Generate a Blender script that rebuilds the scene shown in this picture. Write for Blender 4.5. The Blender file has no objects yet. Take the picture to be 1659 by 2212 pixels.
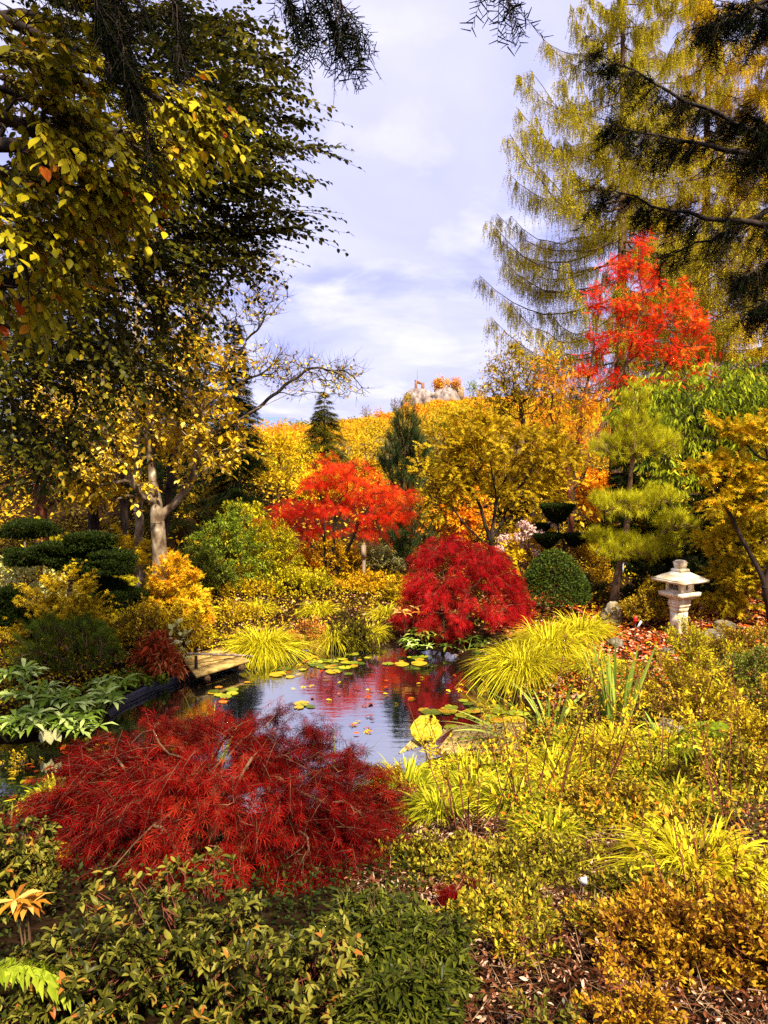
import bpy, math
import numpy as np
R = np.random.default_rng(7)
sc = bpy.context.scene
# ------------------------------------------------------------------ camera
CAMZ = 3.3
PITCH = math.atan(130/1665)
cam = bpy.data.cameras.new('camera'); co = bpy.data.objects.new('camera', cam); sc.collection.objects.link(co)
co.location = (0, 0, CAMZ); co.rotation_euler = (math.radians(90)-PITCH, 0, 0)
cam.sensor_fit = 'VERTICAL'; cam.sensor_height = 24; cam.lens = 24*1665/2212
cam.clip_start = 0.05; cam.clip_end = 9000
sc.camera = co
# ------------------------------------------------------------------ world
SUN_EL, SUN_AZ = math.radians(52), math.radians(154)      # azimuth from +Y clockwise: behind the camera, to the right
w = bpy.data.worlds.new('World'); sc.world = w; w.use_nodes = True
nt = w.node_tree; N = nt.nodes; L = nt.links
bg = N['Background']; bg.inputs[1].default_value = 0.06
sky = N.new('ShaderNodeTexSky'); sky.sky_type = 'NISHITA'; sky.sun_disc = False
sky.sun_elevation = SUN_EL; sky.sun_rotation = SUN_AZ
tc = N.new('ShaderNodeTexCoord'); sx = N.new('ShaderNodeSeparateXYZ'); L.new(tc.outputs['Generated'], sx.inputs[0])
zz = N.new('ShaderNodeMath'); zz.operation = 'ADD'; zz.inputs[1].default_value = 0.25; L.new(sx.outputs[2], zz.inputs[0])
dv = [N.new('ShaderNodeMath') for _ in range(2)]
cb = N.new('ShaderNodeCombineXYZ')
for i in range(2):
    dv[i].operation = 'DIVIDE'; L.new(sx.outputs[i], dv[i].inputs[0]); L.new(zz.outputs[0], dv[i].inputs[1]); L.new(dv[i].outputs[0], cb.inputs[i])
def wnoise(scale, det, rough, dist):
    n = N.new('ShaderNodeTexNoise'); n.inputs['Scale'].default_value = scale; n.inputs['Detail'].default_value = det
    n.inputs['Roughness'].default_value = rough; n.inputs['Distortion'].default_value = dist
    L.new(cb.outputs[0], n.inputs['Vector']); return n
n1 = wnoise(1.1, 5, .55, .5); n2 = wnoise(3.1, 6, .55, .3)
r1 = N.new('ShaderNodeValToRGB'); L.new(n1.outputs[0], r1.inputs[0])
e = r1.color_ramp.elements; e[0].position = .4; e[0].color = (4.3, 4.5, 8.7, 1); e[1].position = .62; e[1].color = (7.2, 7.1, 9.7, 1)
e = r1.color_ramp.elements.new(.5); e.color = (5.9, 5.9, 9.2, 1)
r2 = N.new('ShaderNodeValToRGB'); L.new(n2.outputs[0], r2.inputs[0])
e = r2.color_ramp.elements; e[0].position = .5; e[0].color = (0, 0, 0, 1); e[1].position = .7; e[1].color = (1, 1, 1, 1)
m1 = N.new('ShaderNodeMixRGB'); L.new(r2.outputs[0], m1.inputs[0]); L.new(r1.outputs[0], m1.inputs[1]); m1.inputs[2].default_value = (8.1, 7.9, 10.0, 1)
m2 = N.new('ShaderNodeMixRGB'); m2.inputs[0].default_value = .9; L.new(sky.outputs[0], m2.inputs[1]); L.new(m1.outputs[0], m2.inputs[2])
L.new(m2.outputs[0], bg.inputs[0])
# ------------------------------------------------------------------ sun
sd = bpy.data.lights.new('sun', 'SUN'); sd.energy = 5.0; sd.angle = math.radians(4); sd.color = (1, .91, .76)
so = bpy.data.objects.new('sun', sd); sc.collection.objects.link(so)
so.rotation_euler = (math.radians(90)-SUN_EL, 0, -SUN_AZ+math.pi)
sc.view_settings.view_transform = 'Standard'; sc.view_settings.look = 'None'; sc.view_settings.gamma = 1; sc.view_settings.exposure = 1.2
cy = sc.cycles; cy.max_bounces = 7; cy.diffuse_bounces = 2; cy.glossy_bounces = 3; cy.transmission_bounces = 3; cy.transparent_max_bounces = 4
cy.caustics_reflective = False; cy.caustics_refractive = False; cy.use_denoising = False
# ------------------------------------------------------------------ materials
def newmat(name):
    m = bpy.data.materials.new(name); m.use_nodes = True
    return m, m.node_tree.nodes, m.node_tree.links, m.node_tree.nodes['Principled BSDF']
LM = {}
GAIN = .88
def leafmat(name, cols, tr=.35, rough=.5, spec=.3):
    tr = tr*.75
    cols = [tuple(v*(GAIN if i < len(cols)-1 else .95) for v in c) for i, c in enumerate(cols)]
    if name in LM: return LM[name]
    m, n, l, p = newmat(name)
    a = n.new('ShaderNodeAttribute'); a.attribute_name = 'rnd'
    r = n.new('ShaderNodeValToRGB'); l.new(a.outputs['Fac'], r.inputs[0])
    el = r.color_ramp.elements
    while len(el) < len(cols): el.new(.5)
    for i, c in enumerate(cols):
        el[i].position = i/(len(cols)-1); el[i].color = (*c, 1)
    l.new(r.outputs[0], p.inputs['Base Color']); p.inputs['Roughness'].default_value = rough
    p.inputs['Specular IOR Level'].default_value = spec*.14
    t = n.new('ShaderNodeBsdfTranslucent'); l.new(r.outputs[0], t.inputs[0])
    mx = n.new('ShaderNodeMixShader'); mx.inputs[0].default_value = tr
    l.new(p.outputs[0], mx.inputs[1]); l.new(t.outputs[0], mx.inputs[2])
    l.new(mx.outputs[0], n['Material Output'].inputs[0])
    LM[name] = m; return m
def barkmat(name, c1, c2, scale=12, rough=.85, bump=.5, stretch=.25, c3=None):
    if name in LM: return LM[name]
    m, n, l, p = newmat(name)
    g = n.new('ShaderNodeNewGeometry'); mp = n.new('ShaderNodeMapping'); mp.inputs['Scale'].default_value = (scale, scale, scale*stretch)
    l.new(g.outputs['Position'], mp.inputs[0])
    t = n.new('ShaderNodeTexNoise'); t.inputs['Detail'].default_value = 6; t.inputs['Scale'].default_value = 1; l.new(mp.outputs[0], t.inputs['Vector'])
    r = n.new('ShaderNodeValToRGB'); l.new(t.outputs[0], r.inputs[0])
    e = r.color_ramp.elements; e[0].position = .38; e[0].color = (*c1, 1); e[1].position = .62; e[1].color = (*c2, 1)
    if c3: x = e.new(.72); x.color = (*c3, 1)
    l.new(r.outputs[0], p.inputs['Base Color']); p.inputs['Roughness'].default_value = rough
    p.inputs['Specular IOR Level'].default_value = .2
    b = n.new('ShaderNodeBump'); b.inputs['Strength'].default_value = bump; b.inputs['Distance'].default_value = .02
    l.new(t.outputs[0], b.inputs['Height']); l.new(b.outputs[0], p.inputs['Normal'])
    LM[name] = m; return m
def plainmat(name, c, rough=.5):
    if name in LM: return LM[name]
    m, n, l, p = newmat(name)
    t = n.new('ShaderNodeTexNoise'); t.inputs['Scale'].default_value = 30
    r = n.new('ShaderNodeValToRGB'); l.new(t.outputs[0], r.inputs[0])
    e = r.color_ramp.elements; e[0].position = .3; e[0].color = (*[v*.75 for v in c], 1); e[1].position = .7; e[1].color = (*c, 1)
    l.new(r.outputs[0], p.inputs['Base Color']); p.inputs['Roughness'].default_value = rough
    LM[name] = m; return m
# leaf palettes (autumn colours, shadow browns mixed into the low ends)
M = dict(
 darkolive0=leafmat('needle_olive', [(.02,.028,.003),(.06,.06,.005),(.2,.16,.01)], .2),
 mapleolive=leafmat('leaf_maple_olive', [(.1,.08,.003),(.36,.27,.006),(.75,.5,.012),(.95,.6,.015)], .4),
 gold=leafmat('leaf_gold', [(.2,.09,.003),(.55,.28,.005),(.88,.52,.01),(.97,.7,.04)]),
 yellow=leafmat('leaf_yellow', [(.35,.2,.005),(.78,.5,.01),(.95,.74,.02)], .4),
 yellowgreen=leafmat('leaf_yellowgreen', [(.14,.12,.004),(.46,.38,.008),(.84,.68,.015)]),
 cherry=leafmat('leaf_cherry', [(.02,.035,.004),(.14,.19,.008),(.45,.48,.015),(.75,.68,.03)], .4),
 olive=leafmat('leaf_olive', [(.09,.05,.003),(.34,.21,.005),(.66,.43,.01),(.88,.62,.02)]),
 lightgreen=leafmat('leaf_lightgreen', [(.05,.08,.006),(.2,.26,.012),(.45,.5,.05)]),
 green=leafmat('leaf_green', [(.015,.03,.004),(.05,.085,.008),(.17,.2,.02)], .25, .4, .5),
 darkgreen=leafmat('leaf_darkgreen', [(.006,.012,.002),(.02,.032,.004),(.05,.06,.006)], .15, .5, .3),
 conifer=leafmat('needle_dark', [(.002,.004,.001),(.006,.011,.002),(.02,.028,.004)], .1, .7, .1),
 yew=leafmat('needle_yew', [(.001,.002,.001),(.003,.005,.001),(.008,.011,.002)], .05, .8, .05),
 pine=leafmat('needle_pine', [(.03,.06,.006),(.09,.14,.01),(.25,.3,.02)], .25),
 pineyellow=leafmat('needle_pine_yellow', [(.7,.22,.008),(.35,.34,.01),(.6,.56,.015),(.92,.8,.03)], .4),
 pineblue=leafmat('needle_pine_blue', [(.1,.04,.01),(.03,.055,.012),(.06,.1,.03),(.16,.19,.04)], .25),
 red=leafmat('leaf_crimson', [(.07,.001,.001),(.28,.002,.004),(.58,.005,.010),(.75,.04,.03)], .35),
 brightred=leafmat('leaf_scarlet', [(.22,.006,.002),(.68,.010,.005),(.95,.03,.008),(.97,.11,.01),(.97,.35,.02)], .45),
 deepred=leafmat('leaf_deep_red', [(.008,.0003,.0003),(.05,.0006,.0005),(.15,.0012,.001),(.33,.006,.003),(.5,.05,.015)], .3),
 orange=leafmat('leaf_orange', [(.5,.07,.005),(.85,.22,.008),(.95,.45,.012),(.9,.6,.02)], .4),
 mapleorange=leafmat('leaf_maple_orange', [(.16,.15,.004),(.5,.36,.006),(.9,.48,.012),(.9,.2,.01)], .4),
 larch=leafmat('needle_larch', [(.24,.19,.004),(.58,.48,.01),(.9,.78,.04)], .5),
 larchgold=leafmat('needle_larch_gold', [(.5,.3,.004),(.88,.6,.01),(.98,.78,.03)], .5),
 beech=leafmat('leaf_beech', [(.012,.016,.002),(.045,.048,.004),(.16,.135,.006),(.42,.27,.01)], .3, .4, .45),
 beechyellow=leafmat('leaf_beech_yellow', [(.04,.045,.003),(.17,.15,.004),(.42,.34,.008),(.62,.48,.012),(.5,.08,.008)], .4, .4, .4),
 walnut=leafmat('leaf_walnut', [(.2,.09,.005),(.5,.3,.01),(.8,.54,.02),(.8,.7,.2)], .35),
 azalea=leafmat('leaf_azalea', [(.008,.01,.002),(.028,.03,.004),(.085,.08,.007),(.27,.24,.03),(.35,.07,.012)], .2, .35, .5),
 azaleagold=leafmat('leaf_azalea_gold', [(.02,.01,.002),(.10,.055,.003),(.34,.22,.008),(.68,.48,.018),(.6,.18,.01)], .3, .4, .4),
 hell=leafmat('leaf_hellebore', [(.07,.12,.008),(.26,.38,.025),(.68,.76,.22)], .2, .35, .5),
 iris=leafmat('leaf_iris', [(.12,.2,.02),(.3,.4,.05),(.5,.55,.08)], .3, .35, .5),
 azaleaolive=leafmat('leaf_azalea_olive', [(.015,.014,.002),(.07,.06,.004),(.24,.2,.009),(.55,.45,.025),(.6,.14,.01)], .3, .4, .4),
 grass=leafmat('grass_gold', [(.25,.2,.004),(.6,.5,.01),(.9,.78,.03)], .4, .45, .4),
 grassdry=leafmat('grass_dry', [(.25,.1,.01),(.55,.35,.03),(.8,.6,.1)], .3),
 litter=leafmat('litter_leaf', [(.02,.006,.003),(.06,.018,.007),(.13,.035,.012),(.3,.1,.04),(.75,.5,.32)], .1, .7, .2),
 litterred=leafmat('litter_leaf_red', [(.08,.015,.004),(.35,.04,.006),(.7,.13,.015),(.75,.5,.3)], .1, .7, .2),
 peony=leafmat('leaf_peony', [(.2,.015,.005),(.5,.06,.01),(.8,.35,.1)], .3),
 pad=leafmat('lily_pad_leaf', [(.06,.09,.01),(.22,.25,.015),(.5,.45,.02),(.65,.16,.015)], .1, .3, .6),
 cream=leafmat('leaf_cream', [(.3,.28,.03),(.6,.56,.15),(.8,.75,.35)], .3),
 flower=leafmat('flower_pink', [(.5,.2,.15),(.75,.45,.35),(.8,.65,.5)], .3),
 dry=leafmat('leaf_brown', [(.3,.1,.01),(.6,.25,.02),(.8,.5,.12)], .3),
 fern=leafmat('leaf_fern', [(.08,.12,.005),(.22,.28,.01),(.4,.44,.03)], .4),
 grassgreen=leafmat('grass_lime', [(.16,.17,.006),(.45,.42,.012),(.8,.7,.03)], .4, .45, .4),
 drytwig=leafmat('dry_twig', [(.03,.012,.005),(.12,.05,.02),(.4,.25,.12)], .05, .8, .1),
 roundleaf=leafmat('leaf_round_yellow', [(.2,.12,.01),(.45,.32,.015),(.78,.66,.03),(.85,.76,.1)], .35),
 azalearust=leafmat('leaf_azalea_rust', [(.03,.01,.003),(.18,.06,.004),(.45,.23,.01),(.66,.42,.02),(.55,.07,.01)], .3, .4, .4),
 wood=barkmat('bark_dark', (.012,.007,.004),(.045,.027,.016)),
 woodgrey=barkmat('bark_mottled', (.08,.045,.02),(.3,.22,.13), 9, .85, .9, .5, (.7,.62,.45)),
 woodbrown=barkmat('bark_brown', (.06,.03,.012),(.2,.11,.05)),
 woodred=barkmat('twig_red', (.08,.02,.01),(.22,.06,.03)),
 twig=barkmat('twig_grey', (.12,.08,.05),(.3,.22,.15)),
 bamboo=barkmat('bamboo_cane', (.2,.12,.03),(.52,.38,.12), 20, .5, .2),
 stone=barkmat('granite', (.5,.37,.2),(.82,.72,.5), 7, .85, .12, 1, (.88,.82,.68), ),
 rock=barkmat('rock_grey', (.05,.04,.025),(.3,.24,.14), 6, .9, .8, 1),
 crag=barkmat('limestone_crag', (.14,.10,.08),(.34,.27,.22), .35, .9, 1, .5),
 board=barkmat('deck_board', (.3,.16,.03),(.62,.42,.12), 8, .7, .3, 1),
 rubber=plainmat('pond_liner_rubber', (.02,.02,.028), .45),
 white=plainmat('white_plastic', (.85,.85,.85), .4), redp=plainmat('red_plastic', (.7,.01,.01), .4),
 hole=plainmat('dark_metal', (.02,.02,.02), .6),
)
# ------------------------------------------------------------------ geometry helpers
def nz(a): return a/np.maximum(np.linalg.norm(a, axis=-1, keepdims=True), 1e-9)
UP = np.array([0, 0, 1.])
class Acc:
    def __init__(s): s.v = []; s.f = []; s.r = []; s.n = 0
    def add(s, v, f, r):
        v = np.asarray(v, float).reshape(-1, 3)
        s.v.append(v); s.f.append(np.asarray(f).reshape(-1, 3)+s.n)
        s.r.append(np.broadcast_to(np.asarray(r, float), (len(v),))); s.n += len(v)
def build(name, acc, mat, parent=None, smooth=False):
    me = bpy.data.meshes.new(name)
    v = np.concatenate(acc.v); f = np.concatenate(acc.f).astype(np.int32); r = np.concatenate(acc.r)
    if parent is not None: v = v-np.array(parent.location)
    me.vertices.add(len(v)); me.vertices.foreach_set('co', v.astype(np.float32).ravel())
    me.loops.add(f.size); me.loops.foreach_set('vertex_index', f.ravel())
    me.polygons.add(len(f)); me.polygons.foreach_set('loop_start', np.arange(0, f.size, 3, dtype=np.int32))
    if smooth: me.polygons.foreach_set('use_smooth', np.ones(len(f), bool))
    a = me.attributes.new('rnd', 'FLOAT', 'POINT'); a.data.foreach_set('value', r.astype(np.float32))
    me.update(calc_edges=True)
    me.materials.append(mat)
    o = bpy.data.objects.new(name, me); sc.collection.objects.link(o)
    if parent is not None: o.parent = parent
    return o
def thing(name, label, cat, loc, group=None):
    o = bpy.data.objects.new(name, None); sc.collection.objects.link(o); o.location = tuple(float(c) for c in loc)
    o.empty_display_size = .1
    o['label'] = label; o['category'] = cat
    if group: o['group'] = group
    return o
def tag(o, label, cat, group=None):
    o['label'] = label; o['category'] = cat
    if group: o['group'] = group
    return o
def T(vs, fs): return np.array(vs, float), np.array(fs, int)
def lobes(angs, lens, wid, droop=.15):
    vs, fs = [], []
    for a, ln in zip(angs, lens):
        c, s = math.cos(a), math.sin(a); b = len(vs)
        vs += [(0,0,0), (c*ln*.45-s*wid*ln, s*ln*.45+c*wid*ln, -.03), (c*ln*.45+s*wid*ln, s*ln*.45-c*wid*ln, -.03), (c*ln, s*ln, -droop*ln)]
        fs += [(b, b+2, b+1), (b+1, b+2, b+3)]
    return T(vs, fs)
def pinnate(n, wid=.035, ln=.38):
    vs, fs = [], []
    for i in range(n):
        t = .15+.8*i/(n-1); l_ = ln*(1-.5*abs(t-.4)); 
        for s in (-1, 1):
            b = len(vs)
            vs += [(t-wid, 0, 0), (t+wid, 0, 0), (t+.12, s*l_, -.06)]
            fs += [(b, b+1, b+2) if s > 0 else (b+1, b, b+2)]
    b = len(vs); vs += [(0, .012, 0), (0, -.012, 0), (1, 0, -.02)]; fs += [(b, b+1, b+2)]
    return T(vs, fs)
TL = dict(tiny=T([(0,0,0),(.5,.24,.03),(.5,-.24,.03),(1,0,-.05)], [(0,2,1),(1,2,3)]),
 ovaln=T([(0,0,0),(.4,.19,.05),(.42,0,0),(.4,-.19,.05),(.75,.17,.03),(.76,0,-.02),(.75,-.17,.03),(1,0,-.1)],
        [(0,2,1),(0,3,2),(1,2,5),(1,5,4),(2,3,6),(2,6,5),(4,5,7),(5,6,7)]),
 hell=T([(0,0,0),(.3,.09,.03),(.3,0,0),(.3,-.09,.03),(.65,.12,.02),(.65,0,-.02),(.65,-.12,.02),(1,0,-.22)], [(0,2,1),(0,3,2),(1,2,5),(1,5,4),(2,3,6),(2,6,5),(4,5,7),(5,6,7)]),
 ovalx=T([(0,0,0),(.2,.2,.03),(.2,0,-.01),(.2,-.2,.03),(.5,.29,.04),(.5,0,-.03),(.5,-.29,.04),(.8,.18,-.02),(.8,0,-.08),(.8,-.18,-.02),(1,0,-.17)],
        [(0,2,1),(0,3,2),(1,2,5),(1,5,4),(2,3,6),(2,6,5),(4,5,8),(4,8,7),(5,6,9),(5,9,8),(7,8,10),(8,9,10)]),
 tiny0=T([(0,0,0),(.5,.24,.03),(.5,-.24,.03),(1,0,-.05)], [(0,2,1),(1,2,3)]),
 oval=T([(0,0,0),(.35,.3,.05),(.38,0,0),(.35,-.3,.05),(.72,.24,.02),(.74,0,-.03),(.72,-.24,.02),(1,0,-.12)],
        [(0,2,1),(0,3,2),(1,2,5),(1,5,4),(2,3,6),(2,6,5),(4,5,7),(5,6,7)]),
 lance=T([(0,0,0),(.4,.13,.03),(.42,0,-.02),(.4,-.13,.03),(1,0,-.22)], [(0,2,1),(0,3,2),(1,2,4),(2,3,4)]),
 needle=T([(0,.018,0),(0,-.018,0),(1,0,0)], [(0,1,2)]),
 needlew=T([(0,.04,0),(0,-.04,0),(1,0,0)], [(0,1,2)]),
 yewn=T([(0,.06,0),(0,-.06,0),(1,-.03,0),(1,.03,0)], [(0,1,2),(0,2,3)]),
 lace=lobes([-1.9,-1.25,-.6,0,.6,1.25,1.9], [.5,.75,.95,1,.95,.75,.5], .028, .35),
 palm=lobes([-1.7,-.85,0,.85,1.7], [.6,.85,1,.85,.6], .13, .15),
 pinn=pinnate(6, .05, .3), fern=pinnate(14, .022, .22),
 blob=T([(0,0,0),(.5,.45,.1),(.5,-.45,.1),(1,0,-.1)], [(0,2,1),(1,2,3)]),
)
TL['ovalz'] = (TL['ovalx'][0]*np.array([1, .66, 1]), TL['ovalx'][1])
def inst(acc, tn, pos, d, nrm, size, rnd):
    tv, tf = TL[tn]; n = len(pos)
    X = nz(d); Y = nz(np.cross(nrm, X)); Z = np.cross(X, Y)
    size = np.broadcast_to(np.asarray(size, float), (n,))[:, None, None]
    v = pos[:, None, :]+size*(tv[None, :, 0, None]*X[:, None]+tv[None, :, 1, None]*Y[:, None]+tv[None, :, 2, None]*Z[:, None])
    f = tf[None]+(np.arange(n)*len(tv))[:, None, None]
    acc.add(v, f, np.repeat(np.broadcast_to(rnd, (n,)), len(tv)))
def rnds(n, s=1.): return R.normal(size=(n, 3))*s
def tubes(acc, P, Rd, sides=5, rnd=.5):
    """P (N,S,3) polylines, Rd (N,S) radii"""
    n, S, _ = P.shape
    tg = np.gradient(P, axis=1); tg = nz(tg)
    ref = np.where(np.abs(tg[..., 2:3]) > .9, np.array([1., 0, 0]), UP)
    A = nz(np.cross(ref, tg)); B = np.cross(tg, A)
    th = np.arange(sides)*2*math.pi/sides
    v = P[:, :, None]+Rd[:, :, None, None]*(np.cos(th)[None, None, :, None]*A[:, :, None]+np.sin(th)[None, None, :, None]*B[:, :, None])
    i = np.arange(S-1)[:, None]*sides; j = np.arange(sides)[None]; k = (j+1) % sides
    a, b, c, d = i+j, i+k, i+sides+k, i+sides+j
    f = np.stack([np.stack([a, b, c], -1), np.stack([a, c, d], -1)], 2).reshape(-1, 3)
    f = f[None]+(np.arange(n)*S*sides)[:, None, None]
    acc.add(v, f, rnd)
def sprays(LA, WA, p0, d, Ln, K, tn, size, ang=.9, mode='flat', g=.15, t0=.1, tw=.0025, jit=.25, sv=.25, bias=None, upj=.35, droopleaf=0.):
    n = len(p0); d = nz(d); Ln = np.broadcast_to(np.asarray(Ln, float), (n,))
    upv = nz(UP+rnds(n, upj)); side = nz(np.cross(d, upv)); nr = np.cross(side, d)
    if WA is not None:
        ts = np.linspace(0, 1, 4)
        P = p0[:, None]+d[:, None]*Ln[:, None, None]*ts[None, :, None]-UP*(g*Ln[:, None, None]*ts[None, :, None]**2)
        tubes(WA, P, np.broadcast_to(tw*(1-.7*ts), (n, 4)), 3)
    if LA is None: return
    t = t0+(1-t0)*(np.arange(K)[None]+R.random((n, K)))/K
    tt = t[..., None]; LL = Ln[:, None, None]
    pos = p0[:, None]+d[:, None]*LL*tt-UP*g*LL*tt**2
    tan = nz(d[:, None]-UP*2*g*tt)
    a = ang*(1+.25*R.normal(size=(n, K)))[..., None]
    if mode == 'flat':
        sg = np.where((np.arange(K) % 2)[None, :, None], 1., -1.)
        ld = np.cos(a)*tan+np.sin(a)*sg*side[:, None]
        nm = np.broadcast_to(nr[:, None], ld.shape)
    else:
        ph = R.random((n, K, 1))*2*math.pi
        ld = np.cos(a)*tan+np.sin(a)*(np.cos(ph)*side[:, None]+np.sin(ph)*nr[:, None])
        nm = np.broadcast_to(UP, ld.shape)
    ld = ld+R.normal(size=ld.shape)*jit*.5-UP*droopleaf
    nm = nm+R.normal(size=ld.shape)*jit
    sr = R.random((n, 1)) if bias is None else np.asarray(bias).reshape(-1, 1)
    rr = np.clip(sr*.55+R.random((n, K))*.55-.05, 0, 1)
    sz = size*(1+sv*R.normal(size=(n, K))).clip(.4, 1.8)
    inst(LA, tn, pos.reshape(-1, 3), ld.reshape(-1, 3), nm.reshape(-1, 3), sz.ravel(), rr.ravel())
def grow(guides, targets, step=.35, bf=.35, wob=.12):
    """guides: list of (polyline pts, start node or None) -> nodes, parent"""
    P, par = [], []
    for g in guides:
        g = [np.array(p, float) for p in g]
        if P:
            j = int(np.argmin(np.linalg.norm(np.array(P)-g[0], axis=1)))
        else: P.append(g[0]); par.append(-1); j = 0
        for a, b in zip(g[:-1], g[1:]):
            k = max(1, int(np.linalg.norm(b-a)/step))
            for i in range(1, k+1):
                P.append(a+(b-a)*i/k+(R.normal(size=3)*wob*step*.35 if i < k else 0)); par.append(j); j = len(P)-1
    ng = len(P)
    cap = len(P)+len(targets)*12+10
    A = np.zeros((cap, 3)); A[:ng] = P; L_ = np.zeros(cap)
    for i in range(1, ng): L_[i] = L_[par[i]]+np.linalg.norm(A[i]-A[par[i]])
    n = ng; tips = []
    tg = np.asarray(targets); order = np.argsort(np.min(np.linalg.norm(tg[:, None]-A[None, :ng:2], axis=2), axis=1)) if len(tg) else []
    for q in order:
        t = tg[q]; dd = np.linalg.norm(A[:n]-t, axis=1); j = int(np.argmin(dd+bf*L_[:n])); k = max(1, min(12, int(dd[j]/step)))
        a = A[j].copy(); ln = dd[j]
        for i in range(1, k+1):
            s = i/k; p = a+(t-a)*s
            if i < k: p = p+R.normal(size=3)*wob*step+UP*.12*ln*s*(1-s)
            A[n] = p; par.append(j); L_[n] = L_[j]+ln/k; j = n; n += 1
            if n >= cap: break
        tips.append(j)
        if n >= cap-14: break
    return A[:n], np.array(par), ng, tips
def radii(A, par, r0, rt, ex=2.3):
    n = len(A); s = np.zeros(n)
    for i in range(n-1, -1, -1):
        if s[i] == 0: s[i] = rt**ex
        if par[i] >= 0: s[par[i]] += s[i]
    L_ = np.zeros(n)
    for i in range(1, n): L_[i] = L_[par[i]]+np.linalg.norm(A[i]-A[par[i]])
    tp = 1-.5*L_/max(L_.max(), 1e-6)
    r = s**(1/ex); return rt+(r-rt)*tp*(r0-rt)/max(r[0]-rt, 1e-6)
def skel_tubes(acc, A, par, r, thick=.02):
    i = np.arange(1, len(A)); i = i[par[1:] >= 0]
    pp = par[i]; 
    P = np.stack([A[pp], A[i]], 1); Rr = np.stack([np.minimum(r[pp], r[i]*1.35), r[i]], 1)
    gp = A[np.where(par[pp] >= 0, par[pp], pp)]
    big = r[i] > thick
    for m, s in ((big, 8), (~big, 4)):
        if m.any():
            d0 = nz(P[m, 0]-gp[m]+1e-6); d1 = nz(P[m, 1]-P[m, 0]); ln = np.linalg.norm(P[m, 1]-P[m, 0], axis=1)[:, None]
            mid = (P[m, 0]+P[m, 1])/2+(d0-d1)*ln*.12*(np.linalg.norm(P[m, 0]-gp[m], axis=1)[:, None] > 1e-4)
            Q = np.stack([P[m, 0], mid, P[m, 1]], 1); q = np.stack([Rr[m, 0], (Rr[m, 0]+Rr[m, 1])/2, Rr[m, 1]], 1)
            tubes(acc, Q, q, s)
def Wp(px, py, Y):
    """point of the garden at depth Y (metres north of the camera) under a direction measured on site"""
    u = (np.asarray(px, float)-829.5)/1665; v = (1106-np.asarray(py, float))/1665
    cp, sp = math.cos(PITCH), math.sin(PITCH)
    dy = cp+v*sp; dz = v*cp-sp; k = Y/dy
    return np.stack(np.broadcast_arrays(u*k, Y+0*u, CAMZ+dz*k), -1)
def g0(px, py, z=0.):
    u = (px-829.5)/1665; v = (1106-py)/1665; cp, sp = math.cos(PITCH), math.sin(PITCH)
    k = (z-CAMZ)/(v*cp-sp); return np.array([u*k, (cp+v*sp)*k])
# ------------------------------------------------------------------ terrain
PD = [(650,1414),(700,1402),(800,1398),(900,1400),(985,1410),(1000,1450),(1040,1490),(1100,1510),(1145,1535),(1150,1570),(1050,1610),(930,1640),
      (860,1690),(760,1750),(560,1790),(350,1780),(150,1745),(-60,1740),(-260,1700),(-260,1640),(-60,1610),(90,1600),(215,1580),(262,1512),(420,1452)]
POND = np.array([g0(*p) for p in PD])
def sdist(x, y):
    p = np.stack([x.ravel(), y.ravel()], 1); best = np.full(len(p), 1e9); ins = np.zeros(len(p), bool)
    for a, b in zip(POND, np.roll(POND, -1, 0)):
        ab = b-a; t = np.clip(((p-a)@ab)/(ab@ab), 0, 1); best = np.minimum(best, np.linalg.norm(p-a-t[:, None]*ab, axis=1))
        c = ((a[1] > p[:, 1]) != (b[1] > p[:, 1])) & (p[:, 0] < (b[0]-a[0])*(p[:, 1]-a[1])/(b[1]-a[1]+1e-12)+a[0]); ins ^= c
    return np.where(ins, -best, best).reshape(x.shape)
def G(x, y):
    x = np.asarray(x, float); y = np.asarray(y, float); x, y = np.broadcast_arrays(x, y)
    b = np.interp(y, [-20,.5,1.5,2.5,3.5,5,6.5,7.6,9,13,16,20,30,60,150,3000], [1.9,1.8,1.6,1.25,1.05,.75,.42,.22,.2,.35,.5,.8,1.4,2.4,3,3])
    fl = np.interp(y, [-20, 12.5, 14, 20, 24, 30, 3000], [9, .2, .14, .1, .35, 1.2, 9]); q = np.clip((x-.8)/2., 0, 1); q = q*q*(3-2*q)
    b = np.where((y > 12.5) & (x > -6), np.minimum(b, fl)*(1-q)+b*q, b)
    b = b+.05*np.sin(x*1.7+y)*np.cos(y*1.3)+.03*np.sin(4.1*x+1)*np.sin(3.3*y)
    b = b+.25*np.clip((x-2.5)/4, 0, 1)*np.clip((9-y)/3, 0, 1)
    d = sdist(x, y); s = np.clip(d/1.0, 0, 1); s = s*s*(3-2*s)
    q = np.clip(-d/.35, 0, 1)
    return np.where(d > 0, .03+(b-.03)*s, .03-.55*q)
xs = np.concatenate([-np.geomspace(3000, 61, 16), np.linspace(-60, -10.5, 40), np.linspace(-10, 10, 150), np.linspace(10.5, 60, 40), np.geomspace(61, 3000, 16)])
ys = np.concatenate([np.linspace(-40, -1, 14), np.linspace(0, 16, 130), np.linspace(16.5, 60, 50), np.geomspace(62, 3000, 24)])
gx, gy = np.meshgrid(xs, ys); gz = G(gx, gy)
def grid_acc(gx, gy, gz):
    a = Acc(); h, wd = gx.shape; i = (np.arange(h-1)[:, None]*wd+np.arange(wd-1)[None]).ravel()
    a.add(np.stack([gx, gy, gz], -1), np.concatenate([np.stack([i, i+1, i+wd+1], 1), np.stack([i, i+wd+1, i+wd], 1)]), .5); return a
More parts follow.
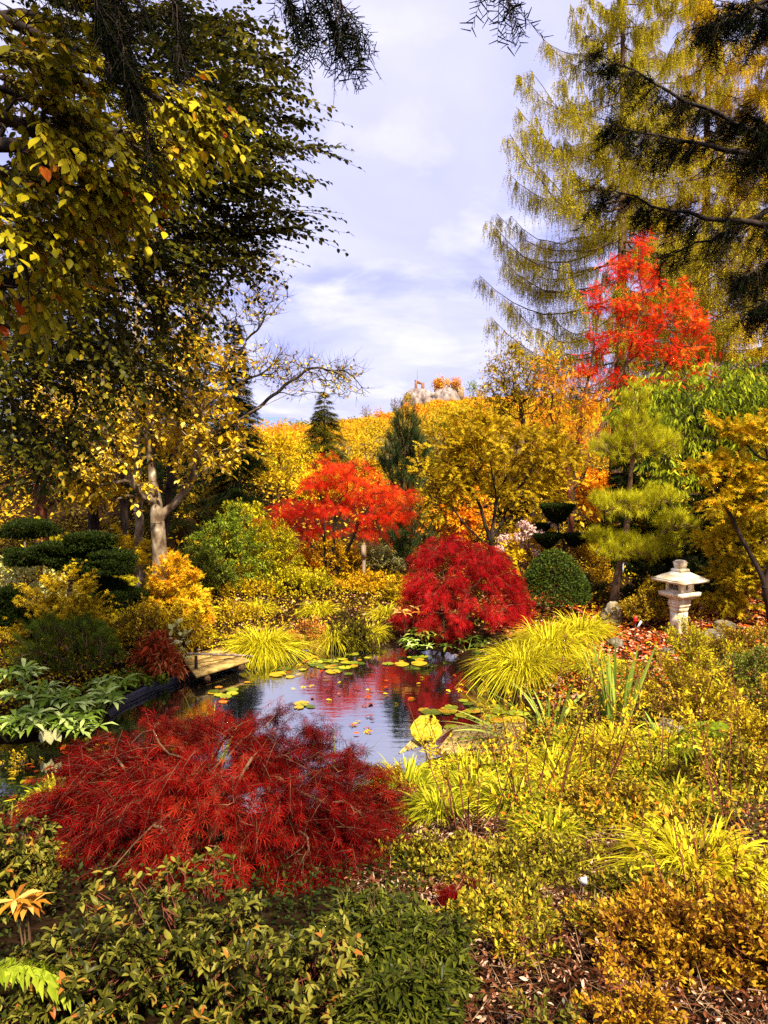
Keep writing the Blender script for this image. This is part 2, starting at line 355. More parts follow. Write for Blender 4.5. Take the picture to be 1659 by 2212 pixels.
def groundmat():
    m, n, l, p = newmat('garden_soil')
    t = n.new('ShaderNodeTexNoise'); t.inputs['Scale'].default_value = 9; t.inputs['Detail'].default_value = 10; t.inputs['Roughness'].default_value = .7
    g = n.new('ShaderNodeNewGeometry'); l.new(g.outputs['Position'], t.inputs['Vector'])
    r = n.new('ShaderNodeValToRGB'); l.new(t.outputs[0], r.inputs[0]); e = r.color_ramp.elements
    e[0].position = .35; e[0].color = (.006,.004,.002,1); e[1].position = .7; e[1].color = (.045,.022,.01,1)
    l.new(r.outputs[0], p.inputs['Base Color']); p.inputs['Roughness'].default_value = 1; p.inputs['Specular IOR Level'].default_value = 0
    b = n.new('ShaderNodeBump'); b.inputs['Distance'].default_value = .05; l.new(t.outputs[0], b.inputs['Height']); l.new(b.outputs[0], p.inputs['Normal'])
    return m
o = build('ground', grid_acc(gx, gy, gz), groundmat(), smooth=True); o['kind'] = 'structure'
# water
def watermat():
    m, n, l, p = newmat('pond_water')
    p.inputs['Base Color'].default_value = (.006,.006,.004,1); p.inputs['Roughness'].default_value = .015; p.inputs['IOR'].default_value = 3.4
    p.inputs['Specular IOR Level'].default_value = 1.0
    t = n.new('ShaderNodeTexNoise'); t.inputs['Scale'].default_value = 5; t.inputs['Detail'].default_value = 4
    g = n.new('ShaderNodeNewGeometry'); mp = n.new('ShaderNodeMapping'); mp.inputs['Scale'].default_value = (.6, 1.8, 1); l.new(g.outputs['Position'], mp.inputs[0]); l.new(mp.outputs[0], t.inputs['Vector'])
    b = n.new('ShaderNodeBump'); b.inputs['Distance'].default_value = .004; b.inputs['Strength'].default_value = .5; l.new(t.outputs[0], b.inputs['Height']); l.new(b.outputs[0], p.inputs['Normal'])
    return m
a = Acc(); c = POND.mean(0); a.add([(-9,5.5,0),(6,5.5,0),(6,15,0),(-9,15,0)], [(0,1,2),(0,2,3)], .5)
o = build('water', a, watermat()); o['kind'] = 'structure'
# ------------------------------------------------------------------ plant builders
def px2m(r, Y): return r*Y/1665
def clump(p, d, q=10, s=.5, sig=.1):
    """pull scattered shoot points together into loose clumps with gaps between them"""
    n = len(p); m = max(3, n//q); c = R.choice(n, m, replace=False)
    j = np.concatenate([np.argmin(np.linalg.norm(p[k:k+400, None]-p[None, c], axis=2), axis=1) for k in range(0, n, 400)])
    return p*(1-s)+p[c][j]*s+rnds(n, sig*.3), nz(d*(1-s*.5)+d[c][j]*s*.5)
def fit(p, o, r, H):
    """rescale a point set so it is 2r wide round o[0] and H tall above o[1]"""
    p = p.copy(); w_ = np.percentile(np.abs(p[:, 0]-o[0]), 96); h_ = np.percentile(p[:, 2], 98)-o[1]
    p[:, 0] = o[0]+(p[:, 0]-o[0])*r/max(w_, 1e-3); p[:, 2] = o[1]+(p[:, 2]-o[1])*H/max(h_, 1e-3); return p
def ellips(n, c, r, shell=.45, seed=None, lump=.18, up=False):
    """points through an ellipsoid, denser toward its surface; returns points and outward directions"""
    d = nz(rnds(n)); 
    if up: d[:, 2] = np.abs(d[:, 2])
    ph = R.random(6)*6.28; k = R.normal(size=(6, 3))*2.6
    lum = 1+lump*np.sum(np.sin(d@k.T+ph), axis=1)/2
    rr = (shell+(1-shell)*R.random(n)**.6)*lum
    r = np.asarray(r, float); return np.asarray(c)+d*r*rr[:, None], nz(d/r)
SP = {  # species: leaf template, size, spray length, leaves per spray, angle, mode, droop, material, leaf droop
 'laceleaf': ('lace', .075, .22, 9, .8, 'flat', .5, .45),
 'maple': ('palm', .065, .25, 9, .9, 'flat', .25, .3),
 'small': ('tiny', .045, .2, 10, .9, 'around', .1, .1),
}
def shrub(name, label, cat, px, pt, Y, rpx, mat, tn='tiny', size=.04, n=900, K=9, SL=.2, ang=.8, mode='around', g=.05, group=None, wood='woodbrown',
          stems=True, depth=1., upb=.35, shell=.5, lump=.2, tw=.0022, base=None, t0=.1, jit=.3, dl=0., flat=1., foot=0., leafname='foliage', ry=None, q=12, cs=.45):
    x, _, zt = Wp(px, pt, Y); z0 = float(G(x, Y)) if base is None else base
    z0 += foot; H = max(zt-z0, .15); r = px2m(rpx, Y); ry = r*depth if ry is None else ry
    t = thing(name, label, cat, (x, Y, z0-foot), group)
    LA, WA = Acc(), Acc()
    p, d = ellips(n, (x, Y, z0+H*.12), (r*.9, ry*.9, H*.86), shell, lump=lump, up=True)
    p[:, 2] = z0+(p[:, 2]-z0)*flat
    if cs: p, d = clump(p, d, q, cs, min(.1, r*.15))
    p = fit(p, (x, z0), r, H-SL*.3*(.5 if ang > 1 else 1))
    dd = nz(d+UP*upb+rnds(n, .3))
    SLr = SL*(.6+.8*R.random(n)); p = p-dd*SLr[:, None]*.6
    huec = .5+.5*np.sin(p@(R.normal(size=3)*3.2/max(r, .3))+R.random()*6)
    sprays(LA, WA, p, dd, SLr, K, tn, size, ang, mode, g, t0=t0, tw=tw, jit=jit, bias=np.clip(.65*R.random(n)+.35*huec, 0, 1), droopleaf=dl)
    if stems:
        k = min(n, 60); tg = p[R.choice(n, k, replace=False)]
        A, par, ng, tips = grow([[(x, Y, z0-foot-.03), (x, Y, z0-foot+.1)]], tg, step=max(.12, H*.15), bf=.5)
        rr = radii(A, par, max(.012, H*.018), .003); skel_tubes(WA, A, par, rr)
    build(leafname, LA, M[mat], t); build('branches', WA, M[wood], t)
    return t
def rooted(guides):
    x, y, z = guides[0][0]; zg = float(G(x, y))-.04
    return [[(x, y, zg)]+[p for p in guides[0] if p[2] > zg+.02]]+guides[1:]
def tree(name, label, cat, guides, blobs, mat, tn, size, group=None, wood='wood', r0=.1, rt=.004, ntg=260, per=4, K=9, SL=.25, ang=.9, mode='flat', g=.2,
         bf=.35, step=.35, dl=.15, up=.1, wob=.12, shell=.3, jit=.3, tw=.0025, extra=None, spread=.5, fol='foliage', thinleaf=1., mats=None):
    """guides: trunk and limb polylines in world metres; blobs: (centre, radii, share)"""
    guides = rooted(guides); g00 = guides[0][0]; t = thing(name, label, cat, g00, group)
    tot = sum(b[2] for b in blobs); tg = []; bl = []; 
    for bi, (c, r, s) in enumerate(blobs):
        k = max(3, int(ntg*s/tot)); p, d = ellips(k, c, r, shell); tg.append(p); bl += [bi]*k
    tg = np.concatenate(tg)
    A, par, ng, tips = grow(guides, tg, step, bf, wob)
    r = radii(A, par, r0, rt); LA, WA = Acc(), Acc(); skel_tubes(WA, A, par, r)
    idx = np.arange(ng, len(A)); idx = idx[r[idx] < rt*4.5]
    if len(idx) == 0: idx = np.arange(ng, len(A))
    rep = np.repeat(idx, per); pd = nz(A[rep]-A[par[rep]]); p0 = A[par[rep]]+(A[rep]-A[par[rep]])*R.random((len(rep), 1))
    d = nz(pd*.7+rnds(len(rep), spread)*np.array([1, 1, .55])+UP*up)
    nk = int(len(rep)*thinleaf)
    SLr = SL*(.5+R.random(len(rep)))
    cl = .5+.5*np.sin(p0@(R.normal(size=3)*2.2)+R.random()*6)
    b = np.clip(.6*R.random(len(rep))+.4*cl, 0, 1)
    if nk < len(rep):
        sprays(None, WA, p0[nk:], d[nk:], SLr[nk:], K, tn, size, ang, mode, g, tw=tw)
    if nk > 0: sprays(LA, WA, p0[:nk], d[:nk], SLr[:nk], K, tn, size, ang, mode, g, jit=jit, tw=tw, bias=b[:nk], droopleaf=dl)
    build('trunk', WA, M[wood], t, True)
    if nk > 0: build(fol, LA, M[mat], t)
    return t
def blades(acc, n, cx, cy, cz, br, Ln, wid, lean=(.25, 1.), droop=.6, seg=6, az=None, lift=1.):
    a = R.random(n)*2*math.pi if az is None else az
    b0 = np.stack([cx+np.cos(a)*br*np.sqrt(R.random(n)), cy+np.sin(a)*br*np.sqrt(R.random(n)), np.full(n, cz)], 1)
    ln = Ln*(.55+.6*R.random(n)); le = lean[0]+(lean[1]-lean[0])*R.random(n); dr = droop*(.5+R.random(n))
    t = np.linspace(0, 1, seg)
    h = ln[:, None]*np.sin(le)[:, None]*(t+.35*dr[:, None]*t**2); z = ln[:, None]*(np.cos(le)[:, None]*t*lift-dr[:, None]*t**2.2)
    aa = a+R.normal(size=n)*.35
    P = b0[:, None]+np.stack([np.cos(aa)[:, None]*h, np.sin(aa)[:, None]*h, z], -1)
    ph = aa+R.normal(size=n)*.8; sd = np.stack([-np.sin(ph), np.cos(ph), R.normal(size=n)*.3], 1)
    wv = wid*(.6+.8*R.random(n))[:, None]*np.clip(1.05-t**2.2, .03, 1)*np.minimum(1, .4+3*t)
    v = np.stack([P-sd[:, None]*wv[..., None]/2, P+sd[:, None]*wv[..., None]/2], 2)
    i = np.arange(seg-1)*2; f = np.concatenate([np.stack([i, i+1, i+3], 1), np.stack([i, i+3, i+2], 1)])
    f = f[None]+(np.arange(n)*seg*2)[:, None, None]
    rr = R.random(n); acc.add(v, f, np.repeat(rr, seg*2))
def grass(name, label, cat, px, pb, Y, rpx, Hpx, mat='grass', n=700, wid=.008, group=None, lean=(.2, 1.15), droop=.55, br=.35, base=None):
    x, _, _ = Wp(px, pb, Y); z = float(G(x, Y)) if base is None else base
    r = px2m(rpx, Y); H = px2m(Hpx, Y); a = Acc()
    blades(a, n, 0, 0, 0, r*br, max(r, H)*1.05, wid, lean, droop)
    o = build(name, a, M[mat]); o.location = (x, Y, max(z, .0)); tag(o, label, cat, group); o['kind'] = 'thing'; return o
def P3(px, py, Y): return tuple(Wp(px, py, Y))
def B(px, py, Y, rx, rz, s=1, ry=None):
    return (P3(px, py, Y), (px2m(rx, Y), px2m(ry if ry else rx, Y), px2m(rz, Y)), s)
exec_list = []
# ================================================================== FAR: hill, castle, woods
hx = np.linspace(-260, 420, 130); hy = np.concatenate([np.linspace(110, 700, 90), np.linspace(720, 1300, 14)]); HX, HY = np.meshgrid(hx, hy)
def hillz(x, y):
    cx, cy = 52., 600.
    s = x-cx
    prof = np.where(s < 0, np.exp(-(s/72.)**2), np.exp(-(s/260.)**2))
    top = 36*prof*np.where(y < cy, np.clip((y-110)/(cy-110), 0, 1)**1.15, np.exp(-((y-cy)/330.)**2))
    return top+2.5*np.sin(x*.05)*np.cos(y*.031)*np.clip((y-110)/200, 0, 1)+.9*np.sin(x*.17+y*.11)*np.clip((y-110)/200, 0, 1)+2.2
a = grid_acc(HX, HY, hillz(HX, HY)); o = build('hill', a, barkmat('hill_ground', (.05,.03,.01),(.2,.13,.02), .05, .95, .2, 1), smooth=True); o['kind'] = 'structure'
mx = np.linspace(-1600, 900, 60); my = np.linspace(2600, 4200, 14); MX, MY = np.meshgrid(mx, my)
MZ = 148*np.exp(-((MX+420)/600)**2-((MY-3400)/700)**2)+15*np.sin(MX*.009)*np.exp(-((MY-3400)/600)**2)-6
o = build('mountain', grid_acc(MX, MY, MZ), barkmat('forest_haze_blue', (.10,.16,.26),(.13,.2,.3), .01, 1, 0, 1), smooth=True); o['kind'] = 'structure'  # blue base colour stands in for the haze of distance
# wood on the hillside (one mass) : thousands of small crowns
n = 3300; xx = R.uniform(-90, 170, n*3); yy = R.uniform(150, 640, n*3)
keep = np.abs(xx/yy) < .45; xx, yy = xx[keep][:n], yy[keep][:n]; zz_ = hillz(xx, yy)
rock = (np.abs(xx-44) < 17) & (yy > 545)
xx, yy, zz_ = xx[~rock], yy[~rock], zz_[~rock]; n = len(xx)
cr = R.uniform(2.2, 4.0, n); K = 190
d = nz(R.normal(size=(n, K, 3))); d[..., 2] = np.abs(d[..., 2])
ctr = np.stack([xx, yy, zz_+cr*.7], 1)
pos = ctr[:, None]+d*cr[:, None, None]*np.array([1, 1, 1.25])*(.75+.3*R.random((n, K, 1)))
zone = .5+.5*np.sin(xx*.11+1.)*np.cos(yy*.02)
kind = R.random(n)*.6+zone*.4
for nm, lo, hi, mt, lb in (('far_wood', -1, 2, None, None),):
    aa = Acc(); rr = np.clip(kind[:, None]+R.normal(size=(n, K))*.09, 0, 1)
    inst(aa, 'blob', pos.reshape(-1, 3), (R.normal(size=(n*K, 3))), d.reshape(-1, 3)+rnds(n*K, .5), np.repeat(yy, K)*R.uniform(.0012, .0028, n*K), rr.ravel())
    M['farwood'] = leafmat('far_autumn_leaf', [(.14,.13,.01),(.45,.32,.01),(.75,.42,.012),(.85,.32,.012),(.8,.13,.01)], .3)
    o = build('woods', aa, M['farwood']); o['kind'] = 'stuff'
    o['label'] = 'yellow and orange autumn wood covering the hillside below the ruin'
def fartree(px, py, Y, rpx, mat, label, group='trees on the skyline of the castle hill', rz=None, n=700):
    c = np.array(P3(px, py, Y)); r = px2m(rpx, Y); zb = float(hillz(c[0], Y)) if Y > 100 else float(G(c[0], Y))
    t = thing('hilltop_tree', label, 'tree', (c[0], Y, zb), group); LA, WA = Acc(), Acc()
    p, d = ellips(n, c, (r, r, r*(rz or .85)), .3, lump=.3)
    inst(LA, 'blob', p, rnds(n), d+rnds(n, .5), R.uniform(.6, 1.3, n)*r*.14, R.random(n))
    tg = p[:40]; A, par, ng, tips = grow([[(c[0], Y, min(zb, c[2]-r*1.3)), tuple(c-UP*r*.4)]], tg, r*.4)
    skel_tubes(WA, A, par, radii(A, par, r*.08, r*.012)); build('trunk', WA, M['wood'], t); build('crown', LA, M[mat], t); return t
CY = 590
fartree(948, 826, CY, 17, 'orange', 'round rust orange tree between the two stumps of the ruin')
fartree(985, 825, CY, 14, 'orange', 'smaller rust orange tree behind the ruined wall')
fartree(1022, 836, CY-6, 13, 'lightgreen', 'tall greenish tree right of the ruined wall', rz=1.5)
fartree(1040, 852, CY-6, 14, 'gold', 'yellow tree at the right foot of the ruined wall')
fartree(880, 860, CY-20, 12, 'olive', 'pale brown tree at the left foot of the crag', rz=1.2)
fartree(876, 880, CY-60, 13, 'orange', 'deep orange tree below the crag left side')
fartree(820, 896, 420, 15, 'orange', 'bright orange tree on the left slope of the hill')
fartree(800, 905, 400, 14, 'gold', 'golden tree lower on the left slope of the hill')
fartree(843, 915, 260, 20, 'brightred', 'bright red tree halfway down the hill', rz=1.0)
fartree(838, 940, 250, 16, 'brightred', 'orange red tree just below the bright red one', rz=1.0)
fartree(775, 925, 380, 14, 'yellow', 'yellow tree at the left foot of the hill')
for px, py in ((853, 872), (790, 890)):     # bare grey trees
    c = np.array(P3(px, py, 430)); zb = float(hillz(c[0], 430)); t = thing('bare_tree', 'leafless grey tree left of the crag, the %s of two' % ('higher' if px > 820 else 'lower'), 'tree', (c[0], 430, zb))
    WA = Acc(); p, d = ellips(160, c, (4, 4, 4.5), .3); A, par, _, _ = grow([[(c[0], 430, zb-1), tuple(c-UP*2.5)]], p, 1.)
    skel_tubes(WA, A, par, radii(A, par, .4, .09)); build('trunk', WA, M['twig'], t)
# crag and ruin
def rockmesh(name, c, r, mat, label, cat, amp=.25, sub=5, group=None, parent=None, flat=False):
    import bmesh
    bm = bmesh.new(); bmesh.ops.create_icosphere(bm, subdivisions=sub, radius=1)
    v = np.array([q.co[:] for q in bm.verts]); f = np.array([[q.index for q in p.verts] for p in bm.faces]); bm.free()
    disp = np.zeros(len(v)); fr = 1.6; am = amp
    for o_ in range(5):
        for _ in range(3):
            k = R.normal(size=3)*fr; ph = R.random()*6.28; disp += am*np.abs(np.sin(v@k+ph))-am*.5
        fr *= 1.9; am *= .55
    v = v*(1+disp[:, None])*np.asarray(r)
    a = Acc(); 
    if parent is None:
        a.add(v, f, .5); o = build(name, a, M[mat] if isinstance(mat, str) else mat); o.location = tuple(c)
        if label: tag(o, label, cat, group)
    else:
        a.add(v+np.asarray(c), f, .5); o = build(name, a, M[mat], parent)
    return o
for px, py, rx, rz, l in ((903, 871, 27, 25, 'pale grey limestone crag under the ruined arch'), (962, 878, 30, 28, 'pale grey limestone crag under the long ruined wall'),
                          (1035, 872, 16, 9, 'small pale outcrop at the right end of the ridge'), (935, 868, 18, 16, 'low saddle of bare rock between the two crags')):
    rockmesh('crag', P3(px, py, CY-8), (px2m(rx, CY), 9, px2m(rz, CY)), 'crag', l, 'rock', .2, 5)
def boxes(acc, lst, rot=0., org=(0, 0, 0)):
    for (x0, x1, y0, y1, z0, z1) in lst:
        v = np.array([(x, y, z) for x in (x0, x1) for y in (y0, y1) for z in (z0, z1)], float)
        c, s = math.cos(rot), math.sin(rot); v = np.stack([v[:, 0]*c-v[:, 1]*s, v[:, 0]*s+v[:, 1]*c, v[:, 2]], 1)+np.asarray(org)
        acc.add(v, [(0,1,3),(0,3,2),(4,6,7),(4,7,5),(0,4,5),(0,5,1),(2,3,7),(2,7,6),(0,2,6),(0,6,4),(1,5,7),(1,7,3)], .5)
M['ruin'] = barkmat('ruin_masonry', (.2,.11,.05),(.42,.27,.13), .8, .9, .6, 1)
M['ruinbrick'] = barkmat('ruin_brick', (.16,.06,.03),(.32,.16,.08), 1.2, .9, .6, 1)
c = P3(897, 841, CY); s = CY/1665
t = thing('castle_ruin', 'broken brown tower stump with an open arch and a thin flagpole on the crag', 'ruin', c)
a = Acc(); boxes(a, [(-.4, 3.6*s*0+1.6, 0, 3, -3, 6.2), (4.6, 7, 0, 3, -3, 5.0), (1.6, 4.6, 0, 3, -3, 0.6), (1.6, 3.2, 0, 3, 4.4, 6.4), (3.2, 4.6, 0, 3, 4.0, 5.6), (-.4, .8, 0, 3, 6.2, 7.2)], 0, c)
build('arch_wall', a, M['ruinbrick'], t)
a = Acc(); q = np.array(c)+(1.6, 1.5, 6); tubes(a, np.array([[q, q+UP*9]]), np.array([[.13, .07]]), 6); build('flagpole', a, M['hole'], t)
c = P3(938, 848, CY+4); t = thing('castle_ruin', 'long roofless castle wall of pale stone with small window holes and a broken top', 'ruin', c)
a = Acc(); wv = 23.; xsn = np.linspace(0, wv, 24); topn = 9.5-.0*xsn+1.2*np.sin(xsn*.8)-np.clip(xsn-13, 0, 20)*.5+R.normal(size=24)*.35
holes = (5, 9, 12, 16, 19)
for i in range(23):
    if i in holes: boxes(a, [(xsn[i], xsn[i+1], 0, 2.2, -8, 4.4), (xsn[i], xsn[i+1], 0, 2.2, 5.9, topn[i])], 0, c)
    else: boxes(a, [(xsn[i], xsn[i+1], 0, 2.2, -8, topn[i])], 0, c)
build('stone_wall', a, M['ruin'], t)
# ================================================================== BACKGROUND TREES
def bgtree(px, pt, Y, rpx, mat, label, hpx=None, size=.09, n=520, K=12, group='trees behind the garden', tn='tiny', name='autumn_tree', wood='woodbrown', pbc=None):
    x, _, zt = Wp(px, pt, Y); z0 = float(G(x, Y)); r = px2m(rpx, Y); H = zt-z0
    t = thing(name, label, 'tree', (x, Y, z0), group); LA, WA = Acc(), Acc()
    zc = z0+H*.58; p, d = ellips(n, (x, Y, zc), (r, r, H*.43), .45, lump=.3)
    dd = nz(d+rnds(n, .4)); SL = r*.3
    cl = .5+.5*np.sin(p@(R.normal(size=3)*2.5/r)+R.random()*6)
    sprays(LA, None, p-dd*SL*.5, dd, SL*(.6+.8*R.random(n)), K, tn, size, .9, 'around', .15, jit=.4, bias=np.clip(.5*R.random(n)+.5*cl, 0, 1))
    A, par, ng, tips = grow([[(x, Y, z0-.1), (x+.1, Y, z0+H*.35), (x, Y, z0+H*.8)]], p[:120], max(.4, H*.1), .4)
    skel_tubes(WA, A, par, radii(A, par, max(.06, H*.018), .012)); build('trunk', WA, M[wood], t); build('crown', LA, M[mat], t); return t
BG = [ # px, top, Y, rpx, mat, label
 (600, 925, 34, 75, 'yellow', 'bright yellow tree behind the scarlet maple, left of the far spruce'),
 (545, 960, 40, 60, 'yellowgreen', 'lime yellow tree far behind the mottled trunk'),
 (660, 960, 44, 70, 'yellowgreen', 'lime tree partly hidden by the small far spruce'),
 (745, 935, 50, 60, 'gold', 'golden tree at the foot of the hill'),
 (790, 960, 38, 50, 'yellow', 'clear yellow tree left of the dark slender pine'),
 (700, 1010, 30, 60, 'yellow', 'low yellow tree directly above the scarlet maple'),
 (905, 985, 44, 45, 'gold', 'gold tree just right of the dark slender pine'),
 (985, 905, 36, 62, 'yellowgreen', 'tall yellow green tree rising under the castle crag'),
 (1020, 905, 30, 70, 'gold', 'broad golden tree in front of the castle slope'),
 (1060, 880, 40, 60, 'yellow', 'yellow tree right of the castle slope'),
 (1130, 1000, 26, 60, 'olive', 'olive gold tree behind the vase shaped maple'),
 (1180, 930, 30, 80, 'mapleorange', 'orange tinged tree below the larch'),
 (880, 1060, 24, 40, 'orange', 'orange tree behind the dark slender pine base'),
 (460, 1050, 26, 70, 'olive', 'olive tree right of the mottled trunk'),
 (530, 1090, 22, 60, 'yellowgreen', 'low lime tree left of the scarlet maple'),
 (1290, 1010, 24, 50, 'orange', 'orange and red small tree behind the cloud pine'),
 (1600, 830, 34, 120, 'yellowgreen', 'tall yellow green tree at the far right under the larches'),
 (1480, 900, 36, 100, 'lightgreen', 'pale green tree far behind the scarlet rowan'),
 (990, 1060, 21, 60, 'orange', 'rusty shrub tree between pine and vase shaped maple'),
 (1400, 1060, 21, 60, 'olive', 'dull olive tree behind the cloud pine'),
]
for i, b in enumerate(BG): bgtree(*b, n=700 if b[3] > 60 else 420, size=.07+.0016*b[2])
# tree right of the castle : dark green, gold flecks
tree('hornbeam_tree', 'green and bronze leafy tree left of the scarlet rowan, right of the castle hill', 'tree', [[P3(1150,1180,25), P3(1145,1000,25), P3(1120,850,25)]],
     [B(1115,810,25,75,75,3), B(1180,900,25,80,80,2.4), B(1085,860,25,50,50,1.5), B(1190,800,25,50,60,1.5)], 'olive', 'tiny', .085, ntg=300, per=4, K=10, r0=.12, SL=.45, mode='around', wood='wood')
shrubseed = 0
def conifer(px, pt, pb, Y, rpx, label, mat='conifer', n=46, name='spruce_tree', droop=.35, tufts=20, size=.09, group='dark spruces behind the garden', gap=.0, z0=None, wood='wood'):
    x, _, zt = Wp(px, pt, Y); z0 = float(G(x, Y)) if z0 is None else z0; r = px2m(rpx, Y); H = zt-z0
    t = thing(name, label, 'tree', (x, Y, z0), group); LA, WA = Acc(), Acc()
    tubes(WA, np.array([[(x, Y, z0), (x, Y, z0+H*.5), (x, Y, zt)]]), np.array([[H*.016, H*.01, .01]]), 8)
    zb = Wp(px, pb, Y)[2]; m = n*6; s = R.random(m)**.75; z = zb+(zt-zb)*(1-s); az = R.random(m)*6.28
    Ln = r*s*(.75+.35*R.random(m))+.12; d = np.stack([np.cos(az), np.sin(az), np.full(m, -.12)+.25*(1-s)], 1)
    p0 = np.stack([np.full(m, x), np.full(m, Y), z], 1)
    sprays(None, WA, p0, d, Ln, 1, 'needle', .1, g=droop*.5, tw=.014)
    # side shoots
    k = tufts; t_ = .15+.85*R.random((m, k)); q = p0[:, None]+nz(d)[:, None]*Ln[:, None, None]*t_[..., None]-UP*droop*.5*Ln[:, None, None]*t_[..., None]**2
    sd = nz(d[:, None]+nz(np.cross(d, UP))[:, None]*R.choice([-1, 1], (m, k, 1))*.9+rnds(m*k, .2).reshape(m, k, 3)-UP*.25)
    sprays(LA, None, q.reshape(-1, 3), sd.reshape(-1, 3), (Ln[:, None]*.28*(1.2-t_)).ravel()+.06, 7, 'needlew' if size < .2 else 'blob', size, .5, 'flat', .2, jit=.3)
    build('trunk', WA, M[wood], t); build('foliage', LA, M[mat], t); return t
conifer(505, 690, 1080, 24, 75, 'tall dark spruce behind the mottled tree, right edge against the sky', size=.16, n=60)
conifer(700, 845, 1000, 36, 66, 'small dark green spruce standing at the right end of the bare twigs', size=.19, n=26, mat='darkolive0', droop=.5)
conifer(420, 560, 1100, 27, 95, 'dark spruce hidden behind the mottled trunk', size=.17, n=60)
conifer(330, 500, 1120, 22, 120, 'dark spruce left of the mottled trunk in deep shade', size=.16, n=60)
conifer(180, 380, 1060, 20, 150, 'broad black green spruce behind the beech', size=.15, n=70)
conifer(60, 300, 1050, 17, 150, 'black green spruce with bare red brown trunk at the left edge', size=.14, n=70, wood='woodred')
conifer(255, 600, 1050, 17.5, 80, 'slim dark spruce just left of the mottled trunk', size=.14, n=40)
conifer(1350, 930, 1300, 17.5, 62, 'dark narrow conifer added behind the cloud pine to darken its gaps', size=.13, n=44)  # tree added so the gaps between the pine pads read dark
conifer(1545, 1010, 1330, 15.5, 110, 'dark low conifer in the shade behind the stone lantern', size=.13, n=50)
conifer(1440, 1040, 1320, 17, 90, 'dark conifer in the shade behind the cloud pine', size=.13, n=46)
# ================================================================== LARCHES
def larch(px, Y, top_px, label, mat, seed, ext, low, strands=9, golden=1.):
    x, _, zt = Wp(px, top_px, Y); z0 = float(G(x, Y)); H = zt-z0
    t = thing('larch_tree', label, 'tree', (x, Y, z0), 'weeping larches at the right'); LA, WA = Acc(), Acc()
    zs = np.linspace(0, 1, 12); tubes(WA, np.stack([x+.12*np.sin(zs*5), np.full(12, Y), z0+H*zs], 1)[None], (.24*(1-zs)+.02)[None], 10)
    zl = Wp(px, low, Y)[2]
    nb = int((zt-zl)/.155); z = np.linspace(zl, zt-.4, nb)+R.normal(size=nb)*.1; az = (np.arange(nb)*2.399+R.normal(size=nb)*.4)
    zp = np.array([Wp(px, q[0], Y)[2] for q in ext]); lv = np.array([px2m(q[1], Y) for q in ext]); o_ = np.argsort(zp)
    Lb = np.interp(z, zp[o_], lv[o_])*(.76+.26*R.random(nb))
    ts = np.linspace(0, 1, 9)
    D = np.stack([np.cos(az), np.sin(az)], 1)
    zc = -.08*ts-.10*np.sin(ts*3.14)+.33*ts**3
    Pb = np.zeros((nb, 9, 3)); Pb[..., 0] = x+D[:, :1]*Lb[:, None]*ts; Pb[..., 1] = Y+D[:, 1:]*Lb[:, None]*ts; Pb[..., 2] = z[:, None]+Lb[:, None]*zc*.9
    Pb[:, 1:-1] += R.normal(size=(nb, 7, 3))*.04
    tubes(WA, Pb, (.007+.007*Lb)[:, None]*(1-.8*ts), 5)
    # secondary twigs and hanging strands
    S0, SD, SLn = [], [], []
    for i in range(nb):
        m = int(9+Lb[i]*7.5); tt = .12+.88*R.random(m); q = np.stack([np.interp(tt, ts, Pb[i, :, k]) for k in range(3)], 1)
        sg = R.choice([-1, 1], m); side = np.array([-D[i, 1], D[i, 0], 0]); out = np.array([D[i, 0], D[i, 1], .1])
        L2 = Lb[i]*.26*(1.15-tt)*(.5+R.random(m))+.12; d2 = nz(out[None]*.8+side[None]*sg[:, None]*R.uniform(.3, 1, (m, 1))+UP*.1)
        sprays(None, WA, q, d2, L2, 1, 'needle', .1, g=.3, tw=.006)
        k = strands; f = R.random((m, k)); s0 = q[:, None]+d2[:, None]*L2[:, None, None]*f[..., None]-UP*.3*L2[:, None, None]*f[..., None]**2
        S0.append(s0.reshape(-1, 3)); SLn.append((R.uniform(.18, .75, (m, k))*(.5+.5*min(1, Lb[i]/3))).ravel())
        S0.append(q); SLn.append(R.uniform(.2, .5, m))
    S0 = np.concatenate(S0); SLn = np.concatenate(SLn)
    sd = nz(rnds(len(S0), .16)-UP)
    sprays(LA, WA, S0, sd, SLn, 15, 'blob', .036, 1.1, 'around', .05, tw=.0028, jit=.4)
    # upright tufts on the primary branches
    m = nb*26; bi = R.integers(0, nb, m); tt = R.random(m); q = np.stack([[np.interp(a_, ts, Pb[b_, :, k]) for k in range(3)] for a_, b_ in zip(tt, bi)])
    inst(LA, 'blob', q, rnds(m)+UP, rnds(m), .05, R.random(m))
    build('trunk', WA, M['woodbrown'], t); build('foliage', LA, M[mat], t); return t
larch(1357, 30, -260, 'tall larch in front, its tiers of hanging olive twigs sweeping left against the sky', 'larch', 1, [(-260, 5), (0, 125), (100, 180), (200, 220), (380, 320), (480, 345), (700, 300), (900, 230)], 860)
larch(1545, 33, -330, 'golden larch with a straight trunk behind the dark yew boughs', 'larchgold', 2, [(-330, 5), (0, 120), (300, 200), (600, 250), (900, 230)], 900)
larch(1720, 30, -200, 'golden weeping larch cut by the right edge', 'larchgold', 3, [(-200, 5), (200, 110), (500, 190), (700, 250), (900, 230)], 900, strands=9)
